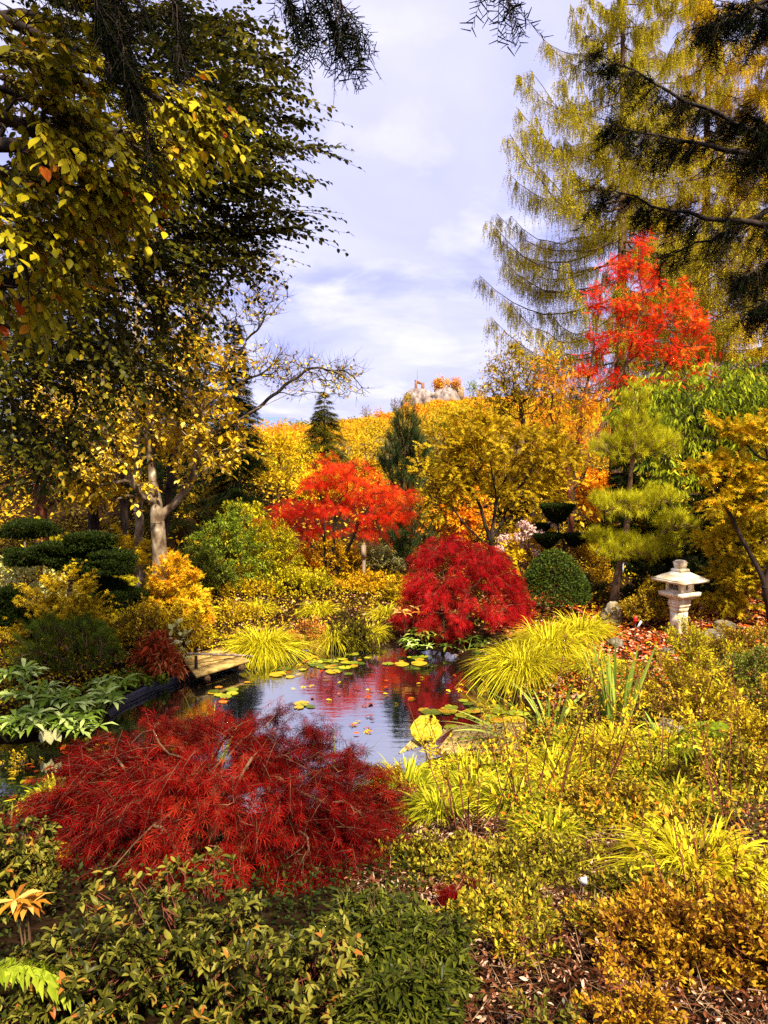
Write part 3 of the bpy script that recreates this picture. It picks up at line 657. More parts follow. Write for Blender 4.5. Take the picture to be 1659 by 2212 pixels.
# ================================================================== SCARLET ROWAN
gr = [[P3(1232,1215,20), P3(1238,1060,20), P3(1255,900,20), P3(1290,700,20), P3(1310,560,20)], [P3(1232,1100,20), P3(1210,920,20), P3(1215,760,20)],
      [P3(1236,1080,20), P3(1300,920,20), P3(1360,760,20), P3(1400,600,20)], [P3(1300,920,20), P3(1420,820,20), P3(1490,700,20)], [P3(1255,900,20), P3(1330,780,20), P3(1350,640,20)]]
tree('rowan_tree', 'scarlet rowan with slim upright stems in front of the larches', 'tree', gr,
     [B(1384,540,20,16,40,.7), B(1335,585,20,26,40,1), B(1400,610,20,30,42,1.4), B(1290,650,20,26,40,.9), B(1350,670,20,40,40,1.6), B(1425,690,20,34,36,1.5), B(1470,640,20,22,40,.9), B(1500,700,20,28,34,1.2), B(1300,740,20,36,34,1.1), B(1380,750,20,50,34,1.8), B(1455,765,20,40,30,1.4), B(1525,745,20,18,26,.6), B(1515,810,20,28,34,.9), B(1340,820,20,50,30,1.2), B(1260,800,20,30,40,.9), B(1420,840,20,40,24,.8)],
     'brightred', 'pinn', .15, ntg=470, per=3, K=4, SL=.3, r0=.085, rt=.006, mode='around', dl=.35, bf=.6, step=.4, wood='woodbrown', up=.3)
tree('rowan_tree', 'orange leaved lower rowan stems beside the scarlet one', 'tree', [[P3(1236,1200,19.3), P3(1228,1020,19.3), P3(1190,900,19.3), P3(1200,760,19.3)]],
     [B(1240,880,19.3,50,80,2), B(1190,820,19.3,50,70,1.4), B(1300,880,19.3,60,40,1.2), B(1180,960,19.3,50,60,1), B(1270,960,19.3,40,50,1)],
     'orange', 'pinn', .13, ntg=200, per=2, K=4, SL=.3, r0=.06, rt=.005, mode='around', dl=.35, bf=.6, wood='woodred', up=.2)
# cherry at right
tree('cherry_tree', 'green and yellow cherry with long drooping leaves at the right edge', 'tree', [[P3(1530,1250,17.5), P3(1540,1080,17.5), P3(1510,930,17.5), P3(1480,830,17.5)], [P3(1540,1080,17.5), P3(1640,900,17.5)]],
     [B(1480,850,17.5,120,50,2.2), B(1390,890,17.5,70,70,1.4), B(1580,870,17.5,110,80,2.4), B(1500,970,17.5,120,80,2.2), B(1650,960,17.5,90,110,2), B(1440,1060,17.5,80,60,1.2), B(1650,850,17.5,80,60,1.2)],
     'cherry', 'lance', .15, ntg=330, per=4, K=7, SL=.5, r0=.13, mode='flat', dl=1.1, g=.5, wood='wood', step=.4)
tree('cherry_tree', 'darker green leafy tree behind the drooping yellow cherry', 'tree', [[P3(1600,1250,19), P3(1600,1000,19), P3(1560,860,19)]],
     [B(1560,900,19,140,80,2.2), B(1560,1040,19,140,90,2.2), B(1650,830,19,90,60,1.2), B(1440,1000,19,70,60,1)],
     'green', 'lance', .17, ntg=260, per=4, K=8, SL=.5, r0=.13, mode='flat', dl=.9, g=.5, wood='wood', step=.4)
# ================================================================== VASE MAPLE
Y = 17
tree('maple_tree', 'olive gold maple with dark vase shaped stems behind the crimson dome', 'tree',
     [[P3(1066,1205,Y), P3(1060,1170,Y), P3(1040,1100,Y), P3(1000,1030,Y)], [P3(1062,1175,Y), P3(1072,1080,Y), P3(1060,1000,Y-.4)], [P3(1064,1180,Y), P3(1095,1100,Y+.3), P3(1150,1010,Y)],
      [P3(1060,1190,Y), P3(1010,1140,Y-.3), P3(950,1060,Y)], [P3(1072,1080,Y), P3(1110,1000,Y), P3(1180,930,Y)]],
     [B(960,1000,Y,70,60,1.6), B(1050,960,Y,90,65,2.4), B(1150,960,Y,90,60,2.2), B(1210,1000,Y,70,50,1.4), B(940,1080,Y,40,50,.9), B(1110,1050,Y,90,45,1.4), B(1010,920,Y,70,40,1.2), B(1180,1070,Y,50,40,.8), B(1010,1050,Y,60,40,1)],
     'olive', 'palm', .062, ntg=420, per=5, K=9, SL=.3, r0=.07, rt=.0045, dl=.2)
# ================================================================== SCARLET MAPLE (mid left)
Y = 18.8
tree('maple_tree', 'scarlet fine leaved maple with slim dark stems on the far bank', 'tree',
     [[P3(708,1268,Y), P3(703,1220,Y), P3(665,1170,Y), P3(640,1130,Y)], [P3(706,1255,Y), P3(720,1190,Y), P3(725,1110,Y)], [P3(708,1265,Y), P3(745,1200,Y+.1), P3(770,1140,Y), P3(800,1090,Y)],
      [P3(703,1220,Y), P3(700,1130,Y-.3), P3(690,1060,Y)], [P3(725,1140,Y), P3(760,1060,Y+.3)]],
     [B(735,1008,Y,62,20,1.6), B(690,1042,Y,54,18,1.3), B(770,1040,Y,60,18,1.2), B(800,1068,Y,70,18,1.5), B(858,1070,Y,42,20,1), B(640,1100,Y,62,18,1.4), B(600,1128,Y,46,9,.8), B(720,1092,Y,70,18,1.4), B(820,1115,Y,60,18,1.2), B(680,1143,Y,50,12,.7), B(790,1145,Y,45,14,.6), B(870,1110,Y,26,14,.5)],
     'brightred', 'lace', .105, ntg=440, per=3, K=7, SL=.32, r0=.07, rt=.0045, dl=.6, g=.45, shell=.2, step=.45)
#DSP
def pinetree(name, label, guides, pads, mat, r0, shoots=60, nl=.1, K=60, SL=.16, group=None, wood='woodbrown', upb=.8, tn='needle', up_only=True):
    guides = rooted(guides); t = thing(name, label, 'tree', guides[0][0], group); LA, WA = Acc(), Acc(); P, D, C = [], [], []
    for (c, r, s) in pads:
        k = int(shoots*s); p, d = ellips(k, c, r, .35); P.append(p); D.append(nz(d+UP*upb+rnds(k, .25)))
    P = np.concatenate(P); D = np.concatenate(D)
    A, par, ng, tips = grow(guides, P, .25, .4, .15); skel_tubes(WA, A, par, radii(A, par, r0, .006))
    SLr = SL*(.6+.8*R.random(len(P))); b = np.clip(.35+.65*R.random(len(P)), 0, 1)
    sprays(LA, WA, P, D, SLr, K, tn, nl, .75, 'around', 0, t0=.05, tw=.005, jit=.25, bias=b)
    build('trunk', WA, M[wood], t, True); build('needles', LA, M[mat], t); return t
Y = 20.5
pinetree('pine_tree', 'slender dark green pine with upright long needled shoots on the far bank', [[P3(872,1300,Y), P3(868,1150,Y), P3(875,1000,Y), P3(876,915,Y)]],
     [B(876,925,Y,24,38,1), B(878,965,Y,40,35,1.5), B(845,1000,Y,24,28,.9), B(905,985,Y,22,28,.8), B(870,1025,Y,38,25,1.1), B(880,1060,Y,35,22,.9), B(860,1110,Y,45,25,1), B(850,1165,Y,45,28,1.2), B(890,1150,Y,40,30,1), B(845,1205,Y,35,22,.8), B(900,1190,Y,35,25,.8)],
     'pineblue', .08, shoots=48, nl=.19, K=80, SL=.28, upb=1.6)
# yellow cloud pine
Y = 14
pinetree('pine_tree', 'yellow green pruned pine with leaning brown trunk and needle clouds', [[P3(1325,1318,Y-.2), P3(1335,1240,Y), P3(1352,1190,Y), P3(1358,1110,Y+.2), P3(1362,1030,Y), P3(1370,960,Y), P3(1372,860,Y)],
      [P3(1352,1190,Y), P3(1400,1175,Y), P3(1450,1140,Y)], [P3(1352,1200,Y), P3(1310,1200,Y)], [P3(1358,1120,Y), P3(1310,1110,Y)]],
     [B(1372,870,Y,20,36,.7), B(1375,925,Y,42,26,1.5), B(1335,972,Y,56,22,1.8), B(1420,965,Y,54,22,1.8), B(1345,1092,Y-.2,70,16,2.2), B(1425,1078,Y,36,14,.9), B(1345,1188,Y-.2,74,16,2.6), B(1462,1132,Y,46,16,1.4), B(1290,1165,Y,26,12,.6), B(1440,1180,Y,36,10,.6), B(1405,1205,Y,34,10,.6)],
     'pineyellow', .085, shoots=50, nl=.125, K=90, SL=.14, upb=1.1, wood='woodbrown')
# mugo pine at left
def dome_pine(px, pt, Y, rpx, label, mat='pine', n=420, K=90):
    x, _, zt = Wp(px, pt, Y); z0 = float(G(x, Y)); r = px2m(rpx, Y); H = zt-z0
    t = thing('dwarf_pine', label, 'shrub', (x, Y, z0)); LA, WA = Acc(), Acc()
    p, d = ellips(n, (x, Y, z0+.15*H), (r*.86, r*.8, H*.78), .6, lump=.16, up=True); dd = nz(d+UP*.4+rnds(n, .2))
    p = p-dd*.08
    sprays(LA, WA, p, dd, .13, K, 'needle', .075, .7, 'around', 0, tw=.005, t0=.2, jit=.2)
    A, par, _, _ = grow([[(x, Y, z0-.05), (x, Y, z0+.12)]], p[:120], .15, .5); skel_tubes(WA, A, par, radii(A, par, .03, .006))
    build('branches', WA, M['woodbrown'], t); build('needles', LA, M[mat], t)
dome_pine(155, 1322, 10.5, 132, 'rounded green dwarf mountain pine with one red leaf caught on it')
# ================================================================== CRIMSON DOMES
def lacedome(px, pt, pb, Y, rpx, label, mat, n, size, K=9, SL=.28, depth=.85, warp=.16, shear=0., q=16, layer=0, lump=.2, g=.6, dl=.6, hz=.25):
    x, _, zt = Wp(px, pt, Y); z0 = float(G(x, Y)); r = px2m(rpx, Y); zb = max(z0+.03, Wp(px, pb, Y)[2]); H = zt-zb
    t = thing('laceleaf_maple', label, 'shrub', (x, Y, z0)); LA, WA = Acc(), Acc()
    p, d = ellips(n, (x, Y, zb+.02*H), (r*.93, r*depth, H*.92), .62, lump=lump, up=True)
    p[:, 2] = zb+(p[:, 2]-zb)*(1-.35*((p[:, 2]-zb)/H).clip(0, 1)*.3)+R.normal(size=n)*.03*H
    p, d = clump(p, d, q, .45, .1*r); p = fit(p, (x, zb), r*.97, H-.03)
    if layer:
        hs_ = layer*H; zz__ = p[:, 2]-zb+hs_*.9*np.sin(p[:, 0]*2.9+1)*np.cos(p[:, 1]*3.3); p[:, 2] += .62*(np.round(zz__/hs_)*hs_-zz__)+R.normal(size=n)*.012
    u_ = np.abs((p[:, 0]-x)/r).clip(0, 1.2); p[:, 2] = zb+(p[:, 2]-zb)*(1-warp*u_**1.6); p[:, 0] += shear*(p[:, 2]-zb)
    tg = p[R.choice(n, min(n, 240), replace=False)]
    A, par, ng, tips = grow([[(x, Y, z0-.05), (x+.03, Y, z0+.4*(zt-z0)), (x-.1*r, Y, z0+.62*(zt-z0))], [(x+.03, Y, z0+.4*(zt-z0)), (x+.3*r, Y-.1, z0+.6*(zt-z0))],
                             [(x+.02, Y, z0+.38*(zt-z0)), (x-.35*r, Y-.1, z0+.58*(zt-z0))]], tg, .16, .35, .2)
    skel_tubes(WA, A, par, radii(A, par, max(.03, .03*r+.02), .0028), .012)
    dd = nz(d*np.array([1, 1, hz])+UP*.12+rnds(n, .38)*np.array([1, 1, .6])); SLr = SL*(.6+.8*R.random(n))
    cl = .5+.5*np.sin(p@(R.normal(size=3)*3/r)+1)
    sprays(LA, WA, p-dd*SLr[:, None]*.5, dd, SLr, K, 'lace', size, .95, 'flat', g, jit=.6, tw=.0016, bias=np.clip(.6*R.random(n)+.4*cl, 0, 1), droopleaf=dl, upj=.3)
    build('branches', WA, M['woodbrown'], t); build('foliage', LA, M[mat], t); return t
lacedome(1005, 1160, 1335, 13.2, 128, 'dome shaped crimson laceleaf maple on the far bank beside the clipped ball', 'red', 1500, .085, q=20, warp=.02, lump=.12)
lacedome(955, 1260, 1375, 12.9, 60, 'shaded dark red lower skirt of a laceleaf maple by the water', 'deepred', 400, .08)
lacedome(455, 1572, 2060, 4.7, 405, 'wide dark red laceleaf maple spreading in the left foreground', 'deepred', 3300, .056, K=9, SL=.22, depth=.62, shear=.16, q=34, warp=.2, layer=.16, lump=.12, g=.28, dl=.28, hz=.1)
# ================================================================== CLIPPED BALL, DISH SHAPED YEWS, CLOUD JUNIPER
shrub('box_ball', 'clipped dark green ball beside the crimson dome', 'shrub', 1195, 1192, 13.4, 72, 'green', 'tiny', .038, n=2600, K=7, SL=.07, shell=.9, lump=.05, upb=.1, ang=.9, depth=1, jit=.6, foot=.22, cs=0)
def pads(name, label, base, trunkpts, plist, mat='conifer', dish=False, size=.034, cat='topiary', wood='wood'):
    base = (base[0], base[1], float(G(base[0], base[1]))-.03); t = thing(name, label, cat, base); LA, WA = Acc(), Acc()
    ends = [np.array(p[0]) for p in plist]
    A, par, ng, tips = grow([[base]+trunkpts], [e_-UP*p[1][2]*.6 for e_, p in zip(ends, plist)], .2, .3, .12); skel_tubes(WA, A, par, radii(A, par, .05, .018))
    build('trunk', WA, M[wood], t, True)
    for (c, r, s) in plist:
        a = Acc(); r = (r[0]*1.05, r[1]*1.05, r[2]*(1 if dish else .72)); n = int(2800*s); p, d = ellips(n, (0, 0, 0), r, .7, lump=.05 if dish else .25)
        if dish:
            top = R.random(n); q = R.random(n)*6.28; rad = np.where(top < .35, np.sqrt(R.random(n)), 1.)
            hz = np.where(top < .35, 1., 1-2*R.random(n)); prof = np.clip((hz+1)/2, 0, 1)**.6
            p = np.stack([np.cos(q)*rad*prof*r[0], np.sin(q)*rad*prof*r[1], hz*r[2]], 1); d = nz(p+UP*.3)
        sprays(a, None, p+np.array(c), nz(d+rnds(n, .3)+UP*.3), .085, 9, 'tiny', size*.8, .7, 'around', 0, jit=.4)
        # dense twig core
        b2 = Acc(); 
        build('foliage_pad', a, M[mat], t)
        if dish:
            l2 = Acc(); k = int(190*s); qq = R.random(k)*6.28; rr = np.sqrt(R.random(k))*.9
            pos = np.array(c)+np.stack([np.cos(qq)*rr*r[0], np.sin(qq)*rr*r[1], r[2]+.01+.03*R.random(k)], 1)
            inst(l2, 'oval', pos, rnds(k)*np.array([1, 1, .2]), UP+rnds(k, .4), .07, R.random(k)); build('fallen_leaves', l2, M['litterred'], t)
    return t
Y = 15.5
pads('dish_yew', 'black green yew trained into three flat topped dishes strewn with fallen leaves', P3(1222,1240,Y), [P3(1220,1180,Y), P3(1207,1150,Y), P3(1206,1120,Y)],
     [(P3(1203,1116,Y), (.3, .3, .17), 1.2), (P3(1182,1174,Y), (.24, .24, .12), .9), (P3(1243,1174,Y+.1), (.21, .21, .11), .8), (P3(1170,1148,Y+.2), (.15, .15, .08), .5)], 'darkgreen', True)
Y = 12
pads('cloud_juniper', 'dark cloud pruned juniper of flat oval pads at the left', P3(150,1330,Y), [P3(150,1270,Y), P3(140,1220,Y)],
     [B(185,1170,Y,42,15,1.3), B(120,1195,Y,42,22,1.4), B(222,1205,Y,50,11,1.2), B(178,1215,Y,48,12,1.2), B(245,1222,Y-.2,32,10,.8), B(50,1202,Y,36,10,.9), B(200,1252,Y,26,14,.7), B(228,1268,Y,26,16,.7), B(262,1290,Y,42,16,1), B(60,1142,Y+.5,55,12,1)], 'darkgreen', size=.035, wood='twig')
Y = 11
pads('cloud_juniper', 'low cloud pruned juniper pads at the left edge behind the dwarf pine', P3(60,1400,Y), [P3(50,1340,Y)],
     [B(30,1328,Y,38,13,1.), B(10,1292,Y,30,12,.8), B(90,1360,Y,34,12,.7)], 'darkgreen', size=.035, wood='woodred')
# ================================================================== MOTTLED TREE (left centre)
Y = 14
tree('magnolia_tree', 'yellowing tree with a mottled pale trunk, sparse bare twigs reaching right', 'tree',
     [[P3(345,1200,Y), P3(340,1130,Y), P3(330,1040,Y), P3(320,950,Y), P3(325,860,Y), P3(350,760,Y), P3(345,640,Y), P3(380,540,Y), P3(350,440,Y)],
      [P3(345,1120,Y), P3(375,1090,Y), P3(408,1050,Y), P3(425,990,Y), P3(430,900,Y-.3), P3(450,780,Y), P3(500,680,Y)],
      [P3(340,1100,Y), P3(285,1040,Y-.4), P3(240,960,Y-.6), P3(200,900,Y-.5)],
      [P3(325,860,Y), P3(420,740,Y), P3(470,640,Y), P3(540,600,Y)],
      [P3(430,960,Y), P3(540,890,Y), P3(640,840,Y), P3(720,800,Y), P3(790,850,Y)], [P3(345,640,Y), P3(300,560,Y), P3(260,450,Y)]],
     [B(200,950,Y-.5,110,90,3), B(330,890,Y+.4,120,80,2.6), B(150,860,Y-.5,110,70,1.6), B(440,950,Y,100,90,1.8), B(230,1030,Y-.5,70,55,1.1), B(440,820,Y-.3,110,100,2), B(390,700,Y-.3,90,110,1.6), B(180,1040,Y-.4,80,50,.8)],
     'walnut', 'oval', .1, ntg=520, per=3, K=6, SL=.35, r0=.15, rt=.006, mode='around', dl=.3, wood='woodgrey', step=.3, wob=.22, spread=.7)
# bare twiggy limbs of a second tree against the sky
def baretwigs(name, label, guides, blobs, n, r0, wood='wood', leaf=None, rt=.004, Yd=None):
    guides = rooted(guides); t = thing(name, label, 'tree', guides[0][0]); WA, LA = Acc(), Acc()
    tot = sum(b[2] for b in blobs); tg = np.concatenate([ellips(int(n*b[2]/tot), b[0], b[1], .1)[0] for b in blobs])
    A, par, ng, tips = grow(guides, tg, .22, .3, .3); r = radii(A, par, r0, rt); skel_tubes(WA, A, par, r)
    idx = np.arange(ng, len(A)); idx = idx[r[idx] < rt*3]; rep = np.repeat(idx, 2)
    d = nz(nz(A[rep]-A[par[rep]])+rnds(len(rep), .6)+UP*.2)
    sprays(None, WA, A[rep], d, .12+.2*R.random(len(rep)), 1, 'oval', .06, g=-.3, tw=.0035)
    if leaf:
        k = rep[::2] if leaf > 1 else rep[::int(1/leaf)]
        inst(LA, 'oval', A[k]+rnds(len(k), .03), rnds(len(k)), UP+rnds(len(k), .5), .08, R.random(len(k)))
        build('foliage', LA, M['walnut'], t)
    build('trunk', WA, M[wood], t, True); return t
Y = 16
baretwigs('bare_tree', 'nearly leafless tree whose dark twigs fan out against the sky beyond the beech', 
    [[P3(352,1180,Y), P3(370,1000,Y), P3(420,850,Y), P3(430,700,Y), P3(420,560,Y)], [P3(420,850,Y), P3(520,760,Y), P3(570,690,Y)], [P3(430,700,Y), P3(500,600,Y), P3(560,540,Y)],
     [P3(380,975,Y), P3(560,880,Y), P3(660,800,Y), P3(740,800,Y), P3(800,850,Y)], [P3(405,880,Y), P3(560,810,Y), P3(620,750,Y)]],
    [B(560,650,Y,60,70,1.4), B(540,560,Y,70,50,1), B(500,720,Y,80,80,1.2), B(640,810,Y,90,60,1.5), B(735,815,Y,60,50,1.4), B(430,560,Y,90,120,1.6), B(590,790,Y,60,50,1), B(480,500,Y,60,50,.8)], 1000, .085, 'wood', .34)
Y = 15.5
baretwigs('bare_tree', 'pale barked twiggy tree top glimpsed below the beech boughs', [[P3(300,1150,Y), P3(290,800,Y), P3(300,600,Y), P3(295,420,Y)], [P3(290,700,Y), P3(360,600,Y), P3(370,520,Y)], [P3(290,720,Y), P3(240,560,Y)]],
    [B(300,480,Y,90,70,1.5), B(260,560,Y,80,70,1), B(380,540,Y,70,80,1.2), B(420,640,Y,60,60,.8)], 480, .1, 'woodgrey', .5)
# ================================================================== BEECH (upper left, near)
bt = (-5.4, 6.6, 0.6)
bg_ = [[bt, (-5.4, 6.6, 3.5), (-5.3, 6.6, 7), (-5.1, 6.6, 10)]]
tipsR = [(738,322,6.9), (690,252,7), (675,385,6.8), (695,458,6.8), (655,132,7.1), (680,500,7), (600,60,7.2), (660,200,7), (600,545,7), (520,60,7), (600,330,6.6), (560,420,6.6)]
stt = [(-5.3,6.6,5.6), (-5.3,6.6,5.9), (-5.3,6.6,5.0), (-5.35,6.6,4.6), (-5.2,6.6,6.6), (-5.35,6.6,4.3), (-5.2,6.6,7), (-5.3,6.6,6.2), (-5.4,6.6,4.1), (-5.2,6.6,6.8), (-5.3,6.6,5.2), (-5.3,6.6,4.7)]
t = thing('beech_tree', 'large green beech overhanging the upper left with boughs pointing into the sky', 'tree', bt)
LA, WA = Acc(), Acc(); tg = []
tipsR = [(q[0]-60, q[1], q[2]) for q in tipsR]
for (px, py, yy_), s0 in zip(tipsR, stt):
    e_ = np.array(P3(px, py, yy_)); s0 = np.array(s0); m = (s0+e_)/2+UP*(.35 if py < 400 else .2); q3 = s0*.25+e_*.75+UP*.12
    bg_.append([tuple(s0), tuple(m), tuple(q3), tuple(e_)])
A, par, ng, tips = grow(bg_, np.concatenate([ellips(k, P3(px, py, yy_), (px2m(rx, yy_), .9, px2m(rz, yy_)), .2)[0] for px, py, yy_, rx, rz, k in
     [(430,150,7,90,140,30), (430,330,6.8,150,110,40), (300,450,6.6,190,110,40), (500,300,6.9,60,90,16), (470,430,6.8,80,50,14), (500,140,7,50,80,10), (150,560,6.4,200,130,44), (230,680,6.6,190,110,40), (100,780,6.6,170,110,34), (270,800,7,110,50,14), (100,300,6.8,180,200,40), (330,130,7.2,150,150,30), (430,520,7,70,40,10),(60,920,6.8,110,70,30),(30,700,6.5,110,120,24),(380,560,6.8,90,90,20)]]), .3, .25, .12)
r = radii(A, par, .26, .004); skel_tubes(WA, A, par, r)
idx = np.arange(int(40), len(A)); idx = idx[(r[idx] < .03) & (A[idx, 0] > -4.9)]
rep = np.repeat(idx, 5); pd = nz(A[rep]-A[par[rep]]+1e-5)
p0 = A[par[rep]]+(A[rep]-A[par[rep]])*R.random((len(rep), 1))
d = nz(pd*.8+np.array([.55, -.1, -.12])+rnds(len(rep), .38)*np.array([1, 1, .45]))
bb = np.clip(.6*R.random(len(rep))+.25*(.5+.5*np.sin(p0[:, 0]*1.7+p0[:, 2]*1.3)), 0, 1)
sprays(LA, WA, p0, d,   .3+.4*R.random(len(rep)), 13, 'oval', .049, .85, 'flat', .18, tw=.003, jit=.35, bias=bb, droopleaf=.15)
# silhouetted tips
tp = [P3(*q) for q in tipsR]; rep = np.repeat(np.array(tp), 3, 0)+rnds(36, .1)*np.array([1, 1, .5])
dn = nz(np.array([1, .1, -.03])+rnds(36, .16)); sprays(LA, WA, rep-dn*.85, dn, .85, 17, 'oval', .055, .8, 'flat', .02, tw=.004, jit=.3)
for g_ in bg_[1:]:
    g_ = np.array(g_); u = 1-.62*R.random(34)**1.2; k = np.linspace(0, 1, len(g_)); P_ = np.stack([np.interp(u, k, g_[:, c_]) for c_ in range(3)], 1)
    ax_ = nz(g_[-1]-g_[-2]); sd_ = nz(np.cross(ax_, UP)); dn = nz(ax_+sd_*R.choice([-1, 1], (34, 1))*R.uniform(.1, .9, (34, 1))+rnds(34, .16))
    sprays(LA, WA, P_, dn, .55*(1.5-u), 12, 'oval', .055, .8, 'flat', .12, tw=.0035, jit=.3, bias=R.random(34)*.5)
build('trunk', WA, M['wood'], t, True); build('foliage', LA, M['beech'], t)
print('beech leaves', LA.n//8)
# near yellow beech boughs
t = thing('beech_tree', 'near beech with large yellow green leaves hanging in at the top left edge', 'tree', (-3.6, 2.2, 1.3))
LA, WA = Acc(), Acc(); gd = [[(-3.6,2.2,1.3), (-3.5,2.4,4), (-3.3,2.6,6)]]
for px, py, yy_ in [(180,330,4.), (300,320,4.2), (400,240,4.6), (100,120,3.8), (180,440,4.1), (60,420,3.9), (30,540,4), (120,230,3.9), (350,190,4.6)]:
    e_ = np.array(P3(px, py, yy_)); s0 = np.array((-3.4, 2.5, e_[2]+.25)); gd.append([tuple(s0), tuple((s0+e_)/2+UP*.1), tuple(e_)])
A, par, ng, tips = grow(gd, np.concatenate([ellips(k, P3(px, py, yy_), (px2m(rx, yy_), .3, px2m(rz, yy_)), .2)[0] for px, py, yy_, rx, rz, k in
     [(50,120,3.8,80,110,20), (120,280,3.9,130,60,30), (50,420,3.9,80,110,24), (170,400,4.1,110,40,20), (320,200,4.5,100,36,20), (420,235,4.6,50,16,7), (270,310,4.2,80,20,12), (60,620,4.2,70,60,12)]]), .2, .25, .1)
r = radii(A, par, .1, .003); skel_tubes(WA, A, par, r)
idx = np.arange(40, len(A)); idx = idx[r[idx] < .012]; rep = np.repeat(idx, 4); pd = nz(A[rep]-A[par[rep]]+1e-5)
d = nz(pd*.7+np.array([.5, 0, -.35])+rnds(len(rep), .3)*np.array([1, 1, .5]))
sprays(LA, WA, A[rep], d, .2+.2*R.random(len(rep)), 10, 'ovalx', .054, .75, 'flat', .25, tw=.003, jit=.28, droopleaf=.3, upj=.2)
build('trunk', WA, M['wood'], t, True); build('foliage', LA, M['beechyellow'], t)
# ================================================================== YEWS (near, dark)
def yewbough(t, guides, tg, name, spl=.22, per=3, nd=.022, rmax=.02, down=.5, K=26, r0=.05, skip=4, mat='yew'):
    LA, WA = Acc(), Acc(); A, par, ng, tips = grow(guides, tg, .15, .3, .12); r = radii(A, par, r0, .003); skel_tubes(WA, A, par, r)
    idx = np.arange(skip, len(A)); idx = idx[r[idx] < rmax]; rep = np.repeat(idx, per); pd = nz(A[rep]-A[par[rep]]+1e-5)
    p0 = A[par[rep]]+(A[rep]-A[par[rep]])*R.random((len(rep), 1)); d = nz(pd*.7+rnds(len(rep), .45)*np.array([1, 1, .5])-UP*down)
    sprays(LA, WA, p0, d, spl*(.5+R.random(len(rep))), K, 'yewn', nd, 1.1, 'flat', .2, tw=.0022, jit=.35, upj=.6)
    build('trunk', WA, M['wood'], t); build('foliage', LA, M[mat], t); return len(rep)
def yewtree(label, base, trunk, boughs, nd, mat='yew', fl=(.12, .4), dirn=(0, 0, -1), NS=12, rb=.03):
    """boughs: (root, mid, tip, number of hanging fingers)"""
    t = thing('yew_tree', label, 'tree', base); LA, WA = Acc(), Acc()
    tubes(WA, np.array([trunk], float), np.array([np.linspace(.14, .07, len(trunk))]), 10)
    for root, mid, tip, nf in boughs:
        root, mid, tip = map(np.array, (root, mid, tip)); q = np.linspace(0, 1, 14)[:, None]
        P = root*(1-q)**2+2*mid*q*(1-q)+tip*q**2; P[1:-1] += rnds(12, .012); tubes(WA, P[None], (rb*(1.05-q[:, 0]))[None], 6)
        u = R.random(nf)**.85; F = np.stack([np.interp(u, q[:, 0], P[:, k]) for k in range(3)], 1)
        tn_ = nz(tip-mid); sg = R.choice([-1, 1], (nf, 1)); sd = nz(np.cross(tn_, UP))
        d = nz(tn_*R.uniform(.1, .9, (nf, 1))+sd*sg*R.uniform(.0, .8, (nf, 1))+np.array(dirn)*R.uniform(.1, 1.1, (nf, 1))+rnds(nf, .12)); Lf = R.uniform(fl[0], fl[1], nf)*(1.1-.55*u)
        sprays(None, WA, F, d, Lf, 1, 'yewn', nd, g=.25, tw=.004)
        f = (np.arange(NS)[None]+R.random((nf, NS)))/NS; S = F[:, None]+d[:, None]*Lf[:, None, None]*f[..., None]-UP*.25*Lf[:, None, None]*f[..., None]**2
        dd = nz(d[:, None]+R.normal(size=S.shape)*.55-UP*.2); sprays(LA, WA, S.reshape(-1, 3), dd.reshape(-1, 3), .09*(.6+.8*R.random(nf*NS)), 13, 'yewn', nd, 1.05, 'flat', .15, tw=.0018, jit=.3, upj=.7)
        # tip shoots
        m = 10; k = R.uniform(.75, 1, m)[:, None]; S = mid*2*k*(1-k)+root*(1-k)**2+tip*k**2; sprays(LA, WA, S, nz(tn_+rnds(m, .3)), .16, 20, 'yewn', nd, 1.05, 'flat', .1, tw=.002, jit=.3)
    build('trunk', WA, M['wood'], t); build('foliage', LA, M[mat], t)
bo = []
for px, py, ry, yy_, nf in [(1285,110,330,5.6,60), (1315,265,350,5.5,64), (1290,408,500,5.6,60), (1510,60,-60,5.0,34), (1570,20,-20,4.8,30), (1585,600,500,5.3,36), (1610,240,300,4.8,44), (1420,560,400,5.9,22), (1620,660,600,5.1,24)]:
    tip = np.array(P3(px, py, yy_)); root = np.array(P3(1760, ry, yy_+.2)); bo.append((root, tip*.45+root*.55+UP*(tip[2]-root[2])*.0-UP*.08, tip, nf))
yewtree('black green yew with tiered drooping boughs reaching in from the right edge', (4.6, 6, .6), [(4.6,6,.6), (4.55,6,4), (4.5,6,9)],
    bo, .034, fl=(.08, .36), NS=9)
bo = []
for px, py, yy_, nf in [(150,60,3.2,26), (240,150,3.3,30), (290,250,3.4,30), (325,350,3.5,24), (120,-20,3,24), (390,130,3.8,20), (300,30,3.4,26), (210,20,3.1,26), (270,110,3.3,26)]:
    tip = np.array(P3(px, py, yy_)); root = tip+np.array([-.5, .1, 1.3]); bo.append((root, tip*.5+root*.5+np.array([.15, 0, .2]), tip, nf))
yewtree('dark yew sprays hanging into the top left corner before the beech', (-2.6, 1.2, 1.6), [(-2.6,1.2,1.6), (-2.5,1.4,3.5), (-2.4,2.2,5.6)], bo, .028, fl=(.06, .22), dirn=(.1, 0, -1), NS=9, rb=.014)
bo = []
for x0, y0, x1, y1, nf in [(660,-150,768,84,12), (650,-160,728,104,8), (560,-150,640,42,6), (640,-160,745,60,12), (600,-150,672,40,6), (1020,-160,1098,14,5)]:
    tip = np.array(P3(x1, y1, 2.6)); root = np.array(P3(x0, y0, 2.6)); bo.append((root, tip*.5+root*.5+UP*.05, tip, nf))
